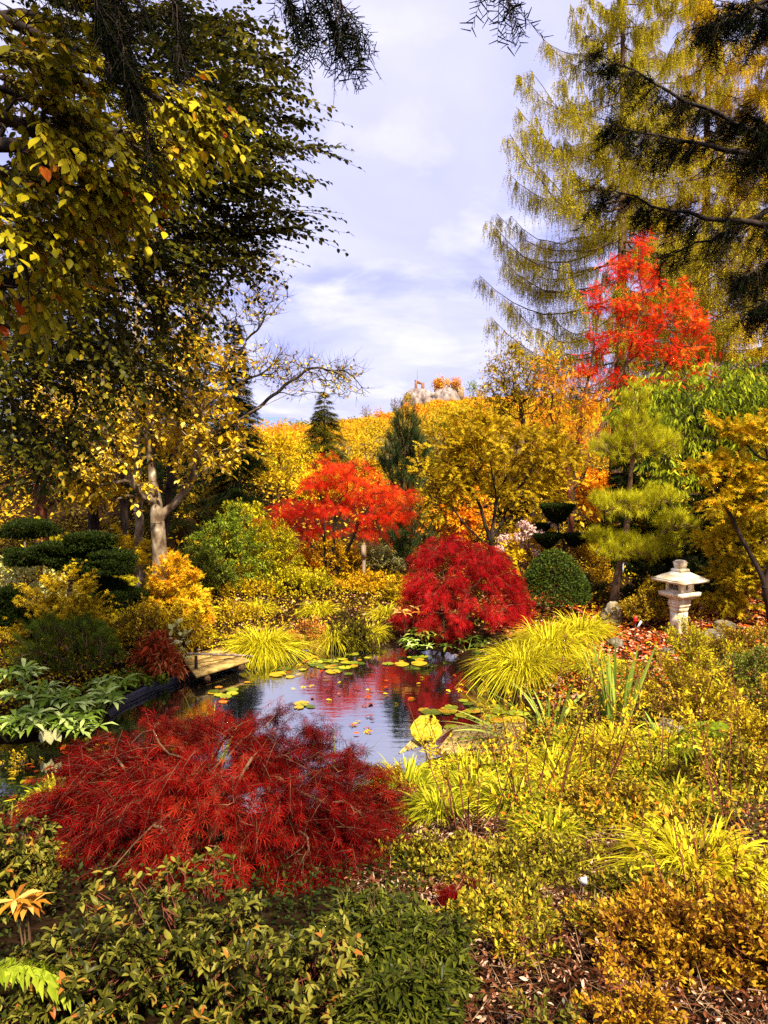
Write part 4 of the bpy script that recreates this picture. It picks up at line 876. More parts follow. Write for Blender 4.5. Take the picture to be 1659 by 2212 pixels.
yewtree('yew whose drooping sprig hangs into the top centre of the view', (-1.5, .2, 1.75), [(-1.5,.2,1.75), (-1.4,.6,4.6), (-1.2,1.4,5.4)], bo, .03, fl=(.03, .1), NS=3, rb=.006)
# ================================================================== RIGHT ORANGE MAPLE
Y = 12.2
tree('maple_tree', 'orange tipped japanese maple with dark trunk at the right edge beside the lantern', 'tree',
     [[P3(1668,1345,Y), P3(1655,1270,Y), P3(1625,1205,Y), P3(1600,1160,Y)], [P3(1655,1270,Y), P3(1690,1120,Y), P3(1660,1000,Y)], [P3(1625,1205,Y), P3(1560,1190,Y)], [P3(1690,1120,Y), P3(1580,1040,Y)]],
     [B(1620,930,Y,75,38,1.4), B(1560,1010,Y,80,32,1.8), B(1640,1030,Y,80,40,1.5), B(1600,1075,Y,90,30,1.4)],
     'mapleorange', 'palm', .06, ntg=240, per=5, K=8, SL=.22, r0=.085, rt=.0035, dl=.3, shell=.2)
Y = 13.3
tree('maple_tree', 'olive and gold japanese maple in flat layers just behind the lantern', 'tree',
     [[P3(1690,1345,Y), P3(1680,1270,Y), P3(1640,1215,Y), P3(1600,1180,Y)], [P3(1680,1270,Y), P3(1560,1260,Y)]],
     [B(1590,1110,Y,90,22,1.4), B(1560,1160,Y,66,18,1.3), B(1610,1195,Y,90,20,1.5), B(1610,1245,Y-.2,80,20,1.6), B(1580,1295,Y-.1,60,18,.9), B(1650,1140,Y,50,30,1)],
     'mapleolive', 'palm', .06, ntg=330, per=5, K=9, SL=.22, r0=.07, rt=.0035, dl=.25, shell=.2)

# ================================================================== MIDDLE SHRUBS
SH = [
 ('shrub','pale leaved shrub with creamy round leaves at the left edge', 55, 1195, 13.5, 95, 'cream','oval',.075,420,6,{}),
 ('shrub','creamy green shrub behind the cloud juniper', 100, 1125, 16, 80, 'yellowgreen','oval',.075,360,6,{}),
 ('maple_shrub','olive feathery maple bush between cloud juniper and dwarf pine', 130, 1240, 11.3, 105, 'olive','palm',.06,700,8,dict(dl=.4)),
 ('maple_shrub','small orange and yellow maple bush right of the cloud juniper', 372, 1200, 12.4, 66, 'orange2','palm',.06,900,9,{}),
 ('maple_shrub','yellow maple bush behind the orange one', 285, 1150, 15.4, 70, 'yellow','palm',.06,500,8,{}),
 ('shrub','lime green bush at the foot of the mottled trunk', 240, 1165, 13.5, 50, 'yellowgreen','palm',.06,420,8,{}),
 ('willow_shrub','fine leaved green bush in the middle of the far bank', 490, 1095, 13.3, 85, 'lightgreen','lance',.075,900,9,dict(g=.1)),
 ('willow_shrub','light green bush left of the scarlet maple stems', 590, 1125, 13.6, 62, 'yellowgreen','lance',.07,650,9,{}),
 ('willow_shrub','dark leafed green bush behind the boardwalk', 440, 1180, 12.6, 60, 'green2','lance',.07,520,9,{}),
 ('shrub','brown leaved shrub behind the boardwalk end', 300, 1300, 11.6, 75, 'azaleagold','lance',.06,520,8,{}),
 ('shrub','low olive shrub left of the boardwalk', 390, 1300, 11.8, 55, 'olive','lance',.06,380,8,{}),
 ('shrub','yellow olive bush behind the scarlet maple stems', 520, 1250, 12.9, 70, 'olive','tiny',.045,560,9,{}),
 ('shrub','yellow bush under the scarlet maple', 640, 1225, 13.1, 65, 'yellowgreen','tiny',.05,520,9,{}),
 ('shrub','glowing yellow and orange shrub behind the scarlet maple stems', 735, 1160, 15, 72, 'gold','tiny',.055,650,9,{}),
 ('shrub','orange shrub at the left foot of the scarlet maple', 660, 1180, 14.8, 45, 'orange','tiny',.05,380,9,{}),
 ('shrub','cream yellow shrub beside the pale wooden post', 810, 1150, 15.4, 48, 'cream','tiny',.05,380,9,{}),
 ('shrub','golden low bush in front of the pale post', 790, 1235, 13.3, 60, 'gold','tiny',.045,460,9,{}),
 ('shrub','gold bush at the foot of the slender pine', 860, 1240, 13.6, 50, 'olive','tiny',.045,420,9,{}),
 ('shrub','small dark green mound at the far waterline', 765, 1325, 12.7, 48, 'darkolive','tiny',.032,900,8,dict(SL=.1)),
 ('shrub','orange brown ground shrub by the far waterline', 660, 1335, 12.9, 42, 'dry2','tiny',.04,300,8,dict(SL=.12)),
 ('hydrangea','yellow leaved hydrangea with faded pink flower heads behind the clipped ball', 1150, 1120, 16, 60, 'yellow','oval',.09,330,5,{}),
 ('hydrangea','cream yellow hydrangea right of the vase shaped maple', 1105, 1150, 16.5, 45, 'gold','oval',.08,240,5,{}),
 ('shrub','gold leaved bush right of the dish trained yew', 1270, 1160, 15.6, 50, 'gold','tiny',.055,420,9,{}),
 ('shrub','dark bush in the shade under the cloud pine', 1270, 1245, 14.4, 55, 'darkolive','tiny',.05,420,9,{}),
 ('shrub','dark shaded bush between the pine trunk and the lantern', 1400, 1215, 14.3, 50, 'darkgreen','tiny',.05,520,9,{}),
 ('shrub','rust tinted azalea standing before the leaning pine trunk', 1385, 1280, 12.9, 42, 'azaleagold','tiny',.035,620,8,dict(SL=.12,foot=.12)),
 ('shrub','small green azalea left of the stone lantern', 1405, 1245, 13.2, 36, 'olive','tiny',.04,380,8,dict(SL=.15)),
 ('shrub','dark green shrub behind the orange maple', 1620, 1180, 14.5, 110, 'darkgreen','tiny',.055,700,9,{}),
 ('shrub','olive shrub at the right edge beyond the lantern', 1600, 1350, 10.5, 80, 'azaleagold','tiny',.035,800,9,dict(SL=.14)),
 ('shrub','variegated low shrub at the right edge', 1640, 1390, 9.6, 80, 'green2','tiny',.035,700,9,dict(SL=.14)),
 ('shrub','yellow feathery shrub before the lantern post', 1490, 1335, 9.4, 55, 'yellowgreen','tiny',.035,420,9,dict(SL=.22)),
 ('azalea','yellow green azalea thicket right of the iris clump', 1520, 1430, 8.4, 95, 'azaleayellow','tiny',.036,1500,9,dict(SL=.2)),
 ('azalea','dense gold azalea at the right edge below the lantern', 1630, 1480, 7.4, 100, 'azaleayellow','tiny',.036,1000,9,dict(SL=.22)),
 ('azalea','tall twiggy azalea in the middle right', 1310, 1600, 6.8, 80, 'azaleayellow','tiny',.034,800,9,dict(SL=.22)),
 ('azalea','bronze azalea above the bright grass tuft', 1570, 1600, 6.2, 120, 'azaleagold','tiny',.034,1700,9,dict(SL=.2)),
 ('azalea','gold azalea left of the bright grass tuft', 1330, 1690, 5.2, 120, 'azaleagold','tiny',.032,1300,9,dict(SL=.18)),
 ('azalea','olive azalea right of the red laceleaf', 960, 1835, 4.3, 130, 'azaleagold','tiny',.030,1700,9,dict(SL=.15)),
 ('azalea','low bronze azalea in the centre foreground', 1130, 1850, 4.2, 150, 'azaleagold','tiny',.030,1800,9,dict(SL=.14)),
 ('azalea','green gold azalea nearer the centre foreground', 1060, 1935, 3.5, 120, 'azalea','tiny',.028,1100,9,dict(SL=.12)),
 ('azalea','golden azalea in the lower right corner', 1480, 1960, 3.1, 200, 'azaleagold','tiny',.027,2200,9,dict(SL=.12)),
 ('azalea','rust red azalea at the right bottom edge', 1690, 1980, 2.9, 130, 'azaleagold','tiny',.027,1000,9,dict(SL=.12)),
 ('azalea','gold azalea beside the white plant label', 1400, 1900, 3.8, 110, 'azaleagold','tiny',.028,1000,9,dict(SL=.13)),
 ('azalea','dark green azalea with leathery whorls at the lower left', 430, 1925, 3.0, 200, 'azalea','ovalz',.037,430,9,dict(SL=.08,t0=.72,ang=1.15,shell=.3,q=4,lump=.3,jit=.35)),
 ('azalea','leathery green azalea below the red laceleaf', 640, 2010, 2.7, 150, 'azalea','ovalz',.037,430,9,dict(SL=.08,t0=.72,ang=1.15,shell=.3,q=4,lump=.3,jit=.35)),
 ('azalea','dark azalea rising at the left edge beside the laceleaf', 40, 1790, 3.7, 85, 'azalea','ovalz',.037,430,9,dict(SL=.08,t0=.72,ang=1.15,shell=.3,q=4,lump=.3,jit=.35)),
 ('azalea','shaded azalea in the bottom left corner', 130, 2030, 2.7, 190, 'azalea','ovalz',.037,430,9,dict(SL=.08,t0=.72,ang=1.15,shell=.3,q=4,lump=.3,jit=.35)),
 ('pieris','bright leathery green bush at the bottom centre', 830, 1975, 3.0, 165, 'pieris','lance',.045,1500,9,dict(SL=.12,shell=.75,dl=.3)),
 ('pieris','lower leafy green bush at the very bottom centre', 880, 2100, 2.5, 110, 'pieris','lance',.045,600,9,dict(SL=.12,dl=.3)),
 ('fern_shrub','low ferny undergrowth at the left shore', 60, 1880, 4.2, 60, 'olive','lance',.04,300,8,{}),
 ('shrub','low brown green shrub above the grass mound beside the boardwalk', 500, 1300, 14.4, 55, 'olive','tiny',0.045,420,9,dict(SL=.14)),
 ('shrub','low dark green shrub between boardwalk and reed grass', 600, 1290, 14.9, 50, 'green2','lance',0.060,420,9,dict(SL=.14)),
 ('shrub','rusty low shrub behind the reed grass', 660, 1285, 15.4, 45, 'dry2','tiny',0.045,300,9,dict(SL=.14)),
 ('shrub','dark low shrub under the scarlet maple, right side', 740, 1290, 14.6, 45, 'darkolive','lance',0.060,380,9,dict(SL=.14)),
 ('shrub','golden low shrub left of the crimson dome', 840, 1285, 14.2, 45, 'gold','tiny',0.045,420,9,dict(SL=.14)),
 ('shrub','bronze low shrub at the foot of the slender pine', 880, 1255, 16.0, 45, 'olive','palm',0.060,300,9,dict(SL=.14)),
 ('shrub','low green shrub at the left end of the far planting', 450, 1270, 15.2, 50, 'green2','tiny',0.050,420,9,dict(SL=.14)),
 ('shrub','low yellow shrub in the middle of the far planting', 560, 1262, 16.0, 45, 'yellow','tiny',0.050,380,9,dict(SL=.14)),
 ('azalea','thin olive azalea sprig on the leaf litter left of centre', 1130, 2040, 3.1, 70, 'azaleagold','tiny',0.024,260,9,dict(SL=.1,cs=.6,q=8,shell=.2,lump=.35)),
 ('azalea','sparse azalea on the leaf litter under the white label', 1260, 1985, 3.4, 75, 'azaleagold','tiny',0.024,280,9,dict(SL=.1,cs=.6,q=8,shell=.2,lump=.35)),
 ('azalea','sparse gold azalea at the very bottom, right of centre', 1370, 2110, 2.5, 110, 'azaleagold','tiny',0.024,420,9,dict(SL=.1,cs=.6,q=8,shell=.2,lump=.35)),
 ('azalea','small bronze azalea at the bottom edge on bare litter', 1170, 2150, 2.5, 60, 'azalea','tiny',0.024,160,9,dict(SL=.1,cs=.6,q=8,shell=.2,lump=.35)),
 ('azalea','gold azalea sprigs in front of the bright grass tuft', 1480, 1975, 3.4, 100, 'azaleagold','tiny',0.026,380,9,dict(SL=.1,cs=.6,q=8,shell=.2,lump=.35)),
 ('azalea','small gold azalea at the foot of the stone lantern post', 1490, 1345, 11.9, 40, 'yellowgreen','tiny',0.035,200,9,dict(SL=.1,cs=.6,q=8,shell=.2,lump=.35)),
 ('water_plant','low mossy plant at the left edge of the water', 60, 1640, 7.9, 75, 'olive','tiny',.03,500,8,dict(SL=.1)),
]
M['orange2'] = leafmat('leaf_yellow_orange', [(.7,.2,.01),(.9,.45,.012),(.95,.7,.02),(.9,.75,.04)], .4)
M['green2'] = leafmat('leaf_mid_green', [(.04,.06,.006),(.13,.16,.01),(.42,.42,.06)], .3)
M['darkolive'] = leafmat('leaf_dark_olive', [(.02,.022,.003),(.07,.06,.005),(.2,.15,.01)], .25)
M['dry2'] = leafmat('leaf_rust', [(.3,.07,.01),(.7,.25,.03),(.8,.5,.12)], .3)
M['azaleayellow'] = leafmat('leaf_azalea_yellow', [(.12,.07,.004),(.42,.28,.008),(.8,.58,.015),(.95,.76,.04)], .4, .4, .4)
M['pieris'] = leafmat('leaf_pieris', [(.01,.014,.002),(.045,.055,.004),(.19,.185,.015)], .2, .35, .5)
for (nm, lb, px, pt, Y_, rp, mt, tn, sz, n_, K_, kw) in SH:
    if nm == 'azalea' and 'foliage' != nm and kw.get('q', 8) == 8: kw = dict(kw, cs=.66, q=9, shell=.3, lump=.34); n_ = int(n_*.62)
    if lb.startswith(('olive az', 'low bronze', 'green gold', 'gold azalea beside', 'bronze azalea above', 'sparse az', 'thin olive')): mt = 'azaleaolive'
    if nm == 'azalea' and lb.startswith(('golden azalea in', 'rust red', 'sparse gold', 'gold azalea sprigs')): mt = 'azalearust'
    if 430 < px < 880 and 12.55 < Y_ < 16.5 and pt < 1300: Y_ += 4.2; sz *= 1.2; n_ = int(n_*1.2)
    t = shrub(nm, lb, 'shrub' if nm != 'water_plant' else 'plant', px, pt, Y_, rp, mt, tn, sz, n=n_, K=K_, wood='woodred' if 'azalea' == nm else 'woodbrown', **kw)
    if nm == 'hydrangea':
        a = Acc(); loc = np.array(t.location)
        for _ in range(12):
            q = loc+np.array([R.uniform(-1, 1)*px2m(rp, Y_)*.8, -px2m(rp, Y_)*.75, 0]); q[2] = Wp(px, pt+R.uniform(5, 70), Y_)[2]
            p, d = ellips(90, q, (.1, .1, .09), .7); inst(a, 'blob', p, rnds(90), d, .045, R.random(90))
        build('flower_heads', a, M['flower'], t)
# bare shoots standing above the right thicket
def shoots(label, px, Y_, n, H, spread_, top_leaf='azaleayellow'):
    x, _, _ = Wp(px, 1500, Y_); z0 = float(G(x, Y_)); t = thing('azalea', label, 'shrub', (x, Y_, z0), 'leggy azaleas in the right foreground'); LA, WA = Acc(), Acc()
    th = R.random(n)*6.28; b = np.stack([x+np.cos(th)*spread_*.4*R.random(n), Y_+np.sin(th)*spread_*.4*R.random(n), np.full(n, z0)], 1)
    d = nz(np.stack([np.cos(th)*.3, np.sin(th)*.3, np.ones(n)], 1)+rnds(n, .1)); ln = H*(.7+.4*R.random(n))
    ts = np.linspace(0, 1, 6); P = b[:, None]+d[:, None]*ln[:, None, None]*ts[None, :, None]+np.cumsum(rnds(n*6, .012).reshape(n, 6, 3), 1); tubes(WA, P, np.broadcast_to(.006*(1-.7*ts), (n, 6)), 5)
    for k in range(5):
        f = .35+.6*R.random(n); q = np.stack([np.array([np.interp(f[i], ts, P[i, :, c_]) for c_ in range(3)]) for i in range(n)])
        sprays(LA, WA, q, nz(d+rnds(n, .6)+UP*.2), .14, 12, 'tiny', .036, .9, 'around', 0, tw=.002)
    build('branches', WA, M['woodred'], t); build('foliage', LA, M[top_leaf], t)
shoots('leggy azalea with dark upright stems just right of the bamboo deck', 1165, 5.4, 9, 1.15, .6)
shoots('leggy azalea with red brown stems below the bamboo deck', 1010, 5.0, 9, .95, .6)
shoots('tall leggy azalea with bare stems below the iris clump', 1270, 6.0, 9, 1.2, .6)
shoots('leggy azalea with dark stems under the stone lantern', 1440, 6.6, 10, 1.25, .7)
shoots('leggy azalea with arching tan stems near the right edge', 1600, 5.0, 10, 1.1, .8)
shoots('leggy azalea standing over the red leaf litter, bottom right', 1590, 3.2, 12, .55, .6, 'azaleagold')
shrub('laceleaf_maple', 'tiny dark red laceleaf seedling between the olive azaleas', 'shrub', 1005, 2040, 3.7, 45, 'deepred', 'lace', .05, n=90, K=7, SL=.1, dl=.4, wood='woodred')
# ================================================================== GRASSES
GR = [
 ('fountain_grass','golden fountain grass mound beside the boardwalk', 570, 1420, 12.3, 100, 90, 1100, .012),
 ('fountain_grass','golden fountain grass mound overhanging the right water edge', 1130, 1480, 10.8, 110, 90, 1100, .014),
 ('fountain_grass','golden fountain grass behind the overhanging mound', 1190, 1410, 11.6, 110, 75, 900, .012),
 ('fountain_grass','golden grass tuft in front of the clipped ball', 1250, 1370, 12.2, 85, 70, 700, .010),
 ('fountain_grass','thin grass tuft by the rock under the cloud pine', 1290, 1350, 12.6, 40, 50, 260, .008),
 ('fountain_grass','small overhanging grass tuft right of the big mound', 1280, 1450, 10.6, 80, 70, 600, .012),
 ('fountain_grass','broad bright grass tuft at the right foreground', 1500, 1885, 4.1, 185, 150, 900, .012),
 ('fountain_grass','bright grass tuft cut by the right edge of the view', 1640, 1890, 4.0, 90, 110, 380, .012),
 ('fountain_grass','lime grass clump right of the foreground laceleaf', 880, 1740, 6.4, 110, 130, 600, .016),
 ('fountain_grass','lime grass clump below the bamboo deck', 1020, 1750, 5.8, 120, 120, 600, .015),
 ('fountain_grass','yellow grass clump in the middle of the right thicket', 1200, 1640, 6.6, 130, 110, 650, .015),
 ('fountain_grass','yellow grass under the iris clump', 1330, 1560, 7.6, 110, 90, 600, .013),
 ('fountain_grass','yellow grass deep in the right thicket', 1520, 1560, 7.0, 120, 90, 500, .013),
 ('fountain_grass','lime grass clump at the foot of the red laceleaf, right side', 950, 1830, 5.5, 100, 110, 520, 0.014),
 ('fountain_grass','long bladed lime grass among the leggy azaleas', 1110, 1830, 5.4, 110, 120, 560, 0.014),
 ('fountain_grass','long soft grass between the deck and the thicket', 1080, 1690, 6.6, 100, 100, 520, 0.014),
 ('fountain_grass','yellow green grass right of the deck edge', 1210, 1740, 6.0, 110, 110, 560, 0.014),
 ('fountain_grass','soft yellow grass in front of the iris fan', 1260, 1570, 7.5, 95, 90, 480, 0.013),
 ('fountain_grass','soft grass sheaf below the dark iris blades', 1410, 1660, 6.5, 110, 110, 520, 0.014),
 ('fountain_grass','grass sheaf high in the right thicket', 1440, 1540, 7.8, 90, 80, 420, 0.012),
 ('fountain_grass','pale grass sheaf at the right edge of the thicket', 1620, 1660, 6.1, 100, 110, 480, 0.014),
 ('fountain_grass','short grass sheaf left of the bright foreground tuft', 1360, 1790, 5.0, 90, 80, 420, 0.012),
 ('fountain_grass','thin reed tuft left of the scarlet maple stems', 560, 1300, 15.2, 40, 60, 260, 0.012),
 ('fountain_grass','green reed tuft below the scarlet maple stems', 690, 1310, 15.0, 45, 60, 300, 0.012),
 ('fountain_grass','thin yellow reeds left of the crimson dome', 835, 1310, 14.4, 40, 62, 260, 0.011),
 ('fountain_grass','soft lime blades crossing in front of the bamboo deck', 1010, 1680, 6.9, 85, 100, 420, 0.013),
 ('fountain_grass','soft long yellow blades beside the large round leaf', 880, 1690, 6.9, 70, 90, 320, 0.013),
 ('fountain_grass','soft grass sheaf left of the fern in the thicket', 1470, 1720, 5.4, 120, 120, 520, 0.013),
 ('fountain_grass','soft grass sheaf at the lower edge of the thicket', 1190, 1850, 4.8, 110, 100, 420, 0.012),
 ('fountain_grass','wide bladed lime grass at the left foreground shore', 120, 1790, 5.6, 95, 90, 320, .02),
 ('fountain_grass','dry tan grass by the far waterline', 660, 1400, 12.6, 45, 55, 260, .006),
 ('fountain_grass','green reed grass under the scarlet maple', 720, 1340, 13, 70, 85, 420, .010),
 ('fountain_grass','tall yellow reed grass behind the dark mound', 800, 1310, 13.3, 50, 60, 300, .010),
 ('fountain_grass','yellow grass beside the stone lantern post', 1560, 1385, 11.6, 60, 55, 420, .008),
 ('fountain_grass','fine grass on the bank behind the boardwalk', 420, 1370, 12.7, 60, 28, 400, .007),
]
for nm, lb, px, pb, Y_, rp, hp, n_, wd in GR: grass(nm, lb, 'grass', px, pb, Y_, rp, hp, 'grassdry' if 'dry' in lb else ('grassgreen' if ('lime' in lb or 'soft' in lb) else 'grass'), int(n_*1.7), wd*1.1, 'golden grass tufts round the pond', droop=.8)
def irisclump(label, px, pb, Y_, n, L_, wid=.03, lean=(.02, .55), droop=.1, az=None, mat='iris', base=None, br=.12, group='iris clumps', name='iris'):
    x, _, _ = Wp(px, pb, Y_); z = max(0., float(G(x, Y_))) if base is None else base; a = Acc()
    blades(a, n, 0, 0, 0, br, L_, wid, lean, droop, 8, az); o = build(name, a, M[mat]); o.location = (x, Y_, z); tag(o, label, 'plant', group); return o
irisclump('broad upright iris leaves in a fan right of the grass mound', 1335, 1540, 8.4, 34, 1.05, .05)
irisclump('bending iris leaves left of the upright fan', 1190, 1530, 8.6, 20, 1.05, .035, (.15, .8), .35)
irisclump('arching reed blades leaning over the right water edge', 1120, 1560, 8.3, 12, .9, .028, (.7, 1.2), .3, az=R.uniform(2.4, 3.6, 12))
irisclump('reed blades rising from the water behind the red laceleaf', 455, 1640, 7.6, 10, 1.15, .026, (.05, .5), .22, base=0)
irisclump('long arching reeds right of the red laceleaf', 705, 1720, 6.2, 18, 1.35, .018, (.2, 1.), .35, az=R.uniform(-1, 1, 18), base=.05)
irisclump('wide upright iris blades at the left shore', 200, 1790, 5.4, 8, .5, .03, (.05, .4), .05, base=.3)
irisclump('single wide iris blades at the far left edge', 5, 1660, 5.2, 4, .6, .03, (.05, .3), .02, base=.45)
irisclump('dark iris blades in the centre of the right thicket', 1440, 1500, 7.9, 10, .5, .03, (.5, 1.2), .4)
# hellebores, peony, big leaved plants
def rosette(label, px, py, Y_, n_st, mat='hell', size=.16, name='hellebore', spread_=.22, cat='plant', group=None, H=.3, K=8, tn='lance', base=None, white=False):
    x, _, zt = Wp(px, py, Y_); z0 = max(0.02, float(G(x, Y_))) if base is None else base; t = thing(name, label, cat, (x, Y_, z0), group); LA, WA = Acc(), Acc()
    th = R.random(n_st)*6.28; rad = spread_*np.sqrt(R.random(n_st)); top = np.stack([x+np.cos(th)*rad, Y_+np.sin(th)*rad, np.full(n_st, max(zt-.03, z0+.08))-rad*.3+R.normal(size=n_st)*.03], 1)
    b = np.stack([x+np.cos(th)*rad*.2, Y_+np.sin(th)*rad*.2, np.full(n_st, z0)], 1)
    P = np.stack([b, (b+top)/2+UP*.02, top], 1); tubes(WA, P, np.broadcast_to(np.array([.005, .004, .003]), (n_st, 3)), 5)
    ph = np.arange(K)*2*math.pi/K; ph = ph[None]+R.random((n_st, 1))*6.28+R.normal(size=(n_st, K))*.15
    ld = np.stack([np.cos(ph), np.sin(ph), np.full_like(ph, .15)+R.normal(size=ph.shape)*.15], -1); pos = np.repeat(top[:, None], K, 1)
    inst(LA, tn, pos.reshape(-1, 3), ld.reshape(-1, 3), UP+rnds(n_st*K, .2), size*R.uniform(.75, 1.1, n_st*K), R.random(n_st*K))
    build('stems', WA, M['woodbrown' if 'dry' in mat else 'iris'], t); build('leaves', LA, M[mat], t); return t
TL['ovaln0'] = T([(0,0,0),(.3,.09,.03),(.3,0,0),(.3,-.09,.03),(.65,.12,.02),(.65,0,-.02),(.65,-.12,.02),(1,0,-.22)], [(0,2,1),(0,3,2),(1,2,5),(1,5,4),(2,3,6),(2,6,5),(4,5,7),(5,6,7)])
for i, (px, py, Y_, lb) in enumerate([(60,1480,9,'glossy hellebore rosettes at the left edge of the water'), (160,1490,9,'hellebore with raised leaf whorls in the middle of the left group'), (215,1500,9.1,'hellebore nearest the black pond rim'),
      (100,1530,8.5,'hellebore hanging low over the dark water'), (20,1545,8.4,'hellebore cut by the left edge of the view'), (160,1545,8.5,'hellebore with one white drooping leaf over the water'), (20,1440,9.6,'paler hellebore behind the left group'), (240,1465,9.9,'small hellebore behind the pond rim')]):
    rosette(lb, px, py, Y_, 10, size=.23, tn='hell', group='hellebores on the left bank', base=.08, spread_=.3, K=8)
a = Acc(); inst(a, 'oval', np.array([P3(108,1575,8.3), P3(118,1572,8.3), P3(100,1572,8.3)]), np.array([[.1,-.3,-1],[.5,-.3,-1],[-.3,-.3,-1.]]), np.array([[0,-1,.2]]*3), .17, np.array([.9,.8,1.])); o = build('dead_leaf', a, M['cream']); tag(o, 'withered white leaf drooping above the dark water', 'leaf')
rosette('leafy green plant on the far waterline', 895, 1378, 12.5, 10, 'hell', .16, 'hellebore', .3, tn='hell', base=.05)
rosette('broad leaved green plant right of the far lily pads', 925, 1360, 12.6, 8, 'green2', .2, 'hellebore', .25, tn='hell', base=.08)
rosette('dark leafy plant under the crimson dome', 1010, 1375, 12.4, 8, 'green', .18, 'hellebore', .4, tn='hell', base=.05)
rosette('yellow green broad leaved plant on a short stem behind the boardwalk', 445, 1312, 12.8, 5, 'yellowgreen', .24, 'plantain_lily', .1, K=7, tn='hell')
rosette('green leafed plantain lily left of the short stemmed plant', 415, 1302, 13, 4, 'lightgreen', .2, 'plantain_lily', .2, K=6, tn='hell')
rosette('brown withered plant with broad tan leaves at the left foreground', 60, 1935, 3.0, 4, 'dry', .105, 'withered_plant', .05, K=7, tn='hell')
rosette('ragged red brown seed heads above the far water edge', 885, 1310, 12.7, 5, 'dry2', .2, 'withered_plant', .25, K=5, tn='hell')
shrub('peony', 'red brown withering peony beside the boardwalk', 'plant', 345, 1362, 10.9, 52, 'peony', 'lance', .11, n=300, K=6, SL=.2, dl=.6)
shrub('peony', 'pale yellow topped peony leaves above the red ones', 'plant', 370, 1348, 11, 38, 'cream', 'oval', .1, n=14, K=4, SL=.1, upb=1)
shrub('ground_ivy', 'small leaved green plant trailing over the black pond rim', 'plant', 300, 1452, 10.7, 60, 'lightgreen', 'oval', .05, n=260, K=6, SL=.15)
# fern fronds
def fern(label, px, py, Y_, n, L_, base, az0=0, azs=6.28, mat='fern'):
    x, _, z = Wp(px, py, Y_); t = thing('fern', label, 'fern', (x, Y_, base)); LA, WA = Acc(), Acc(); az = az0+R.uniform(-.5, .5, n)*azs
    d = np.stack([np.cos(az), np.sin(az), np.full(n, .55)], 1); p0 = np.tile([x, Y_, z-.02], (n, 1))
    sprays(LA, WA, p0, d, L_, 44, 'lance', .075*L_/.35, 1.25, 'flat', .75, t0=.1, tw=.0025, jit=.08, sv=.1, upj=.02)
    tubes(WA, np.array([[(x, Y_, base), (x, Y_, z)]]), np.array([[.006, .004]]), 5)
    build('stems', WA, M['woodbrown'], t); build('fronds', LA, M[mat], t)
fern('green fern frond reaching in at the lower left corner', -50, 2105, 2.5, 3, .34, 1.2, 0, .9)
fern('small fern at the right edge of the thicket', 1560, 1580, 5.9, 6, .45, .7, 2.5, 3)
# ================================================================== WATER LILIES, FLOATING LEAVES
def padmesh(r, notch=.35):
    n = 16; th = np.linspace(notch/2, 2*math.pi-notch/2, n); rr = r*(1+.05*np.sin(th*5)); v = [(0, 0, .004)]+[(c*q, s*q, .006+.004*math.sin(k*1.9)) for k, (c, s, q) in enumerate(zip(np.cos(th), np.sin(th), rr))]
    return np.array(v), [(0, i, i+1) for i in range(1, n)]
pm = []
for k in range(6):
    for rv in (.1, .35, .6, .85):
        a = Acc(); v, f = padmesh(.1+.012*k); a.add(v, f, rv+.05*math.sin(k)); o = build('lily_pad', a, M['pad']); pm.append(o.data); bpy.data.objects.remove(o)
clusters = [((700,1438), (62, 20), 30, 'round lily pad in the green cluster off the far bank'), ((500,1500), (50, 26), 11, 'lily pad in the left cluster near the black rim'),
            ((760,1430), (40, 22), 10, 'lily pad on the right side of the far cluster'), ((650,1525), (35, 10), 6, 'dull lily pad alone on the bright reflection'),
            ((1060,1555), (85, 24), 34, 'yellow lily pad in the crowd beside the bamboo deck'), ((990,1530), (90, 16), 12, 'small lily pad drifting towards the bamboo deck'), ((905,1430), (60, 22), 12, 'lily pad near the leafy plant on the far waterline'), ((600,1455), (45, 16), 6, 'lily pad left of the far cluster')]
pts_used = []
def place_small(meshes, name, cl, z, sc_rng, tilt=0.):
    for (c, r, n, lb) in cl:
        k = 0
        while k < n:
            px = c[0]+R.normal()*r[0]*.55; py = c[1]+R.normal()*r[1]*.55; q = g0(px, py, z)
            if sdist(np.array([q[0]]), np.array([q[1]]))[0] > -.02 and R.random() < .9: 
                if R.random() < .02: k += 1
                continue
            o = bpy.data.objects.new(name, meshes[R.integers(len(meshes))]); sc.collection.objects.link(o)
            o.location = (q[0], q[1], z+R.random()*.004); s = R.uniform(*sc_rng); o.scale = (s, s, s); o.rotation_euler = (R.normal()*tilt, R.normal()*tilt, R.random()*6.28)
            tag(o, lb, 'lily pad' if 'pad' in name else 'leaf', lb.replace('lily pad', 'lily pads')); k += 1
place_small(pm, 'lily_pad', clusters, .006, (.3, .8), .03)
lmm = []
for k in range(6):
    a = Acc(); inst(a, 'oval' if k % 2 else 'palm', np.zeros((1, 3)), np.array([[1., 0, 0]]), np.array([[0, 0, 1.]]), .075, np.array([.25+.12*k])); o = build('floating_leaf', a, M['litterred' if k < 4 else 'gold']); lmm.append(o.data); bpy.data.objects.remove(o)
place_small(lmm, 'floating_leaf', [((190,1600), (60, 24), 24, 'fallen leaf afloat on the dark water by the left bank'), ((120,1670), (70, 22), 26, 'red or orange leaf floating near the left foreground shore'), ((230,1690), (40, 18), 16, 'floating orange leaf in the row before the red laceleaf'),
      ((800,1500), (140, 40), 26, 'small fallen leaf adrift in the middle of the pond'), ((780,1570), (40, 14), 8, 'brown leaf adrift on the bright reflection'), ((640,1440), (80, 20), 12, 'fallen leaf floating among the far lily pads'), ((990,1490), (60, 18), 8, 'pale fallen leaf floating under the grass mound')], .018, (.8, 1.4), .12)
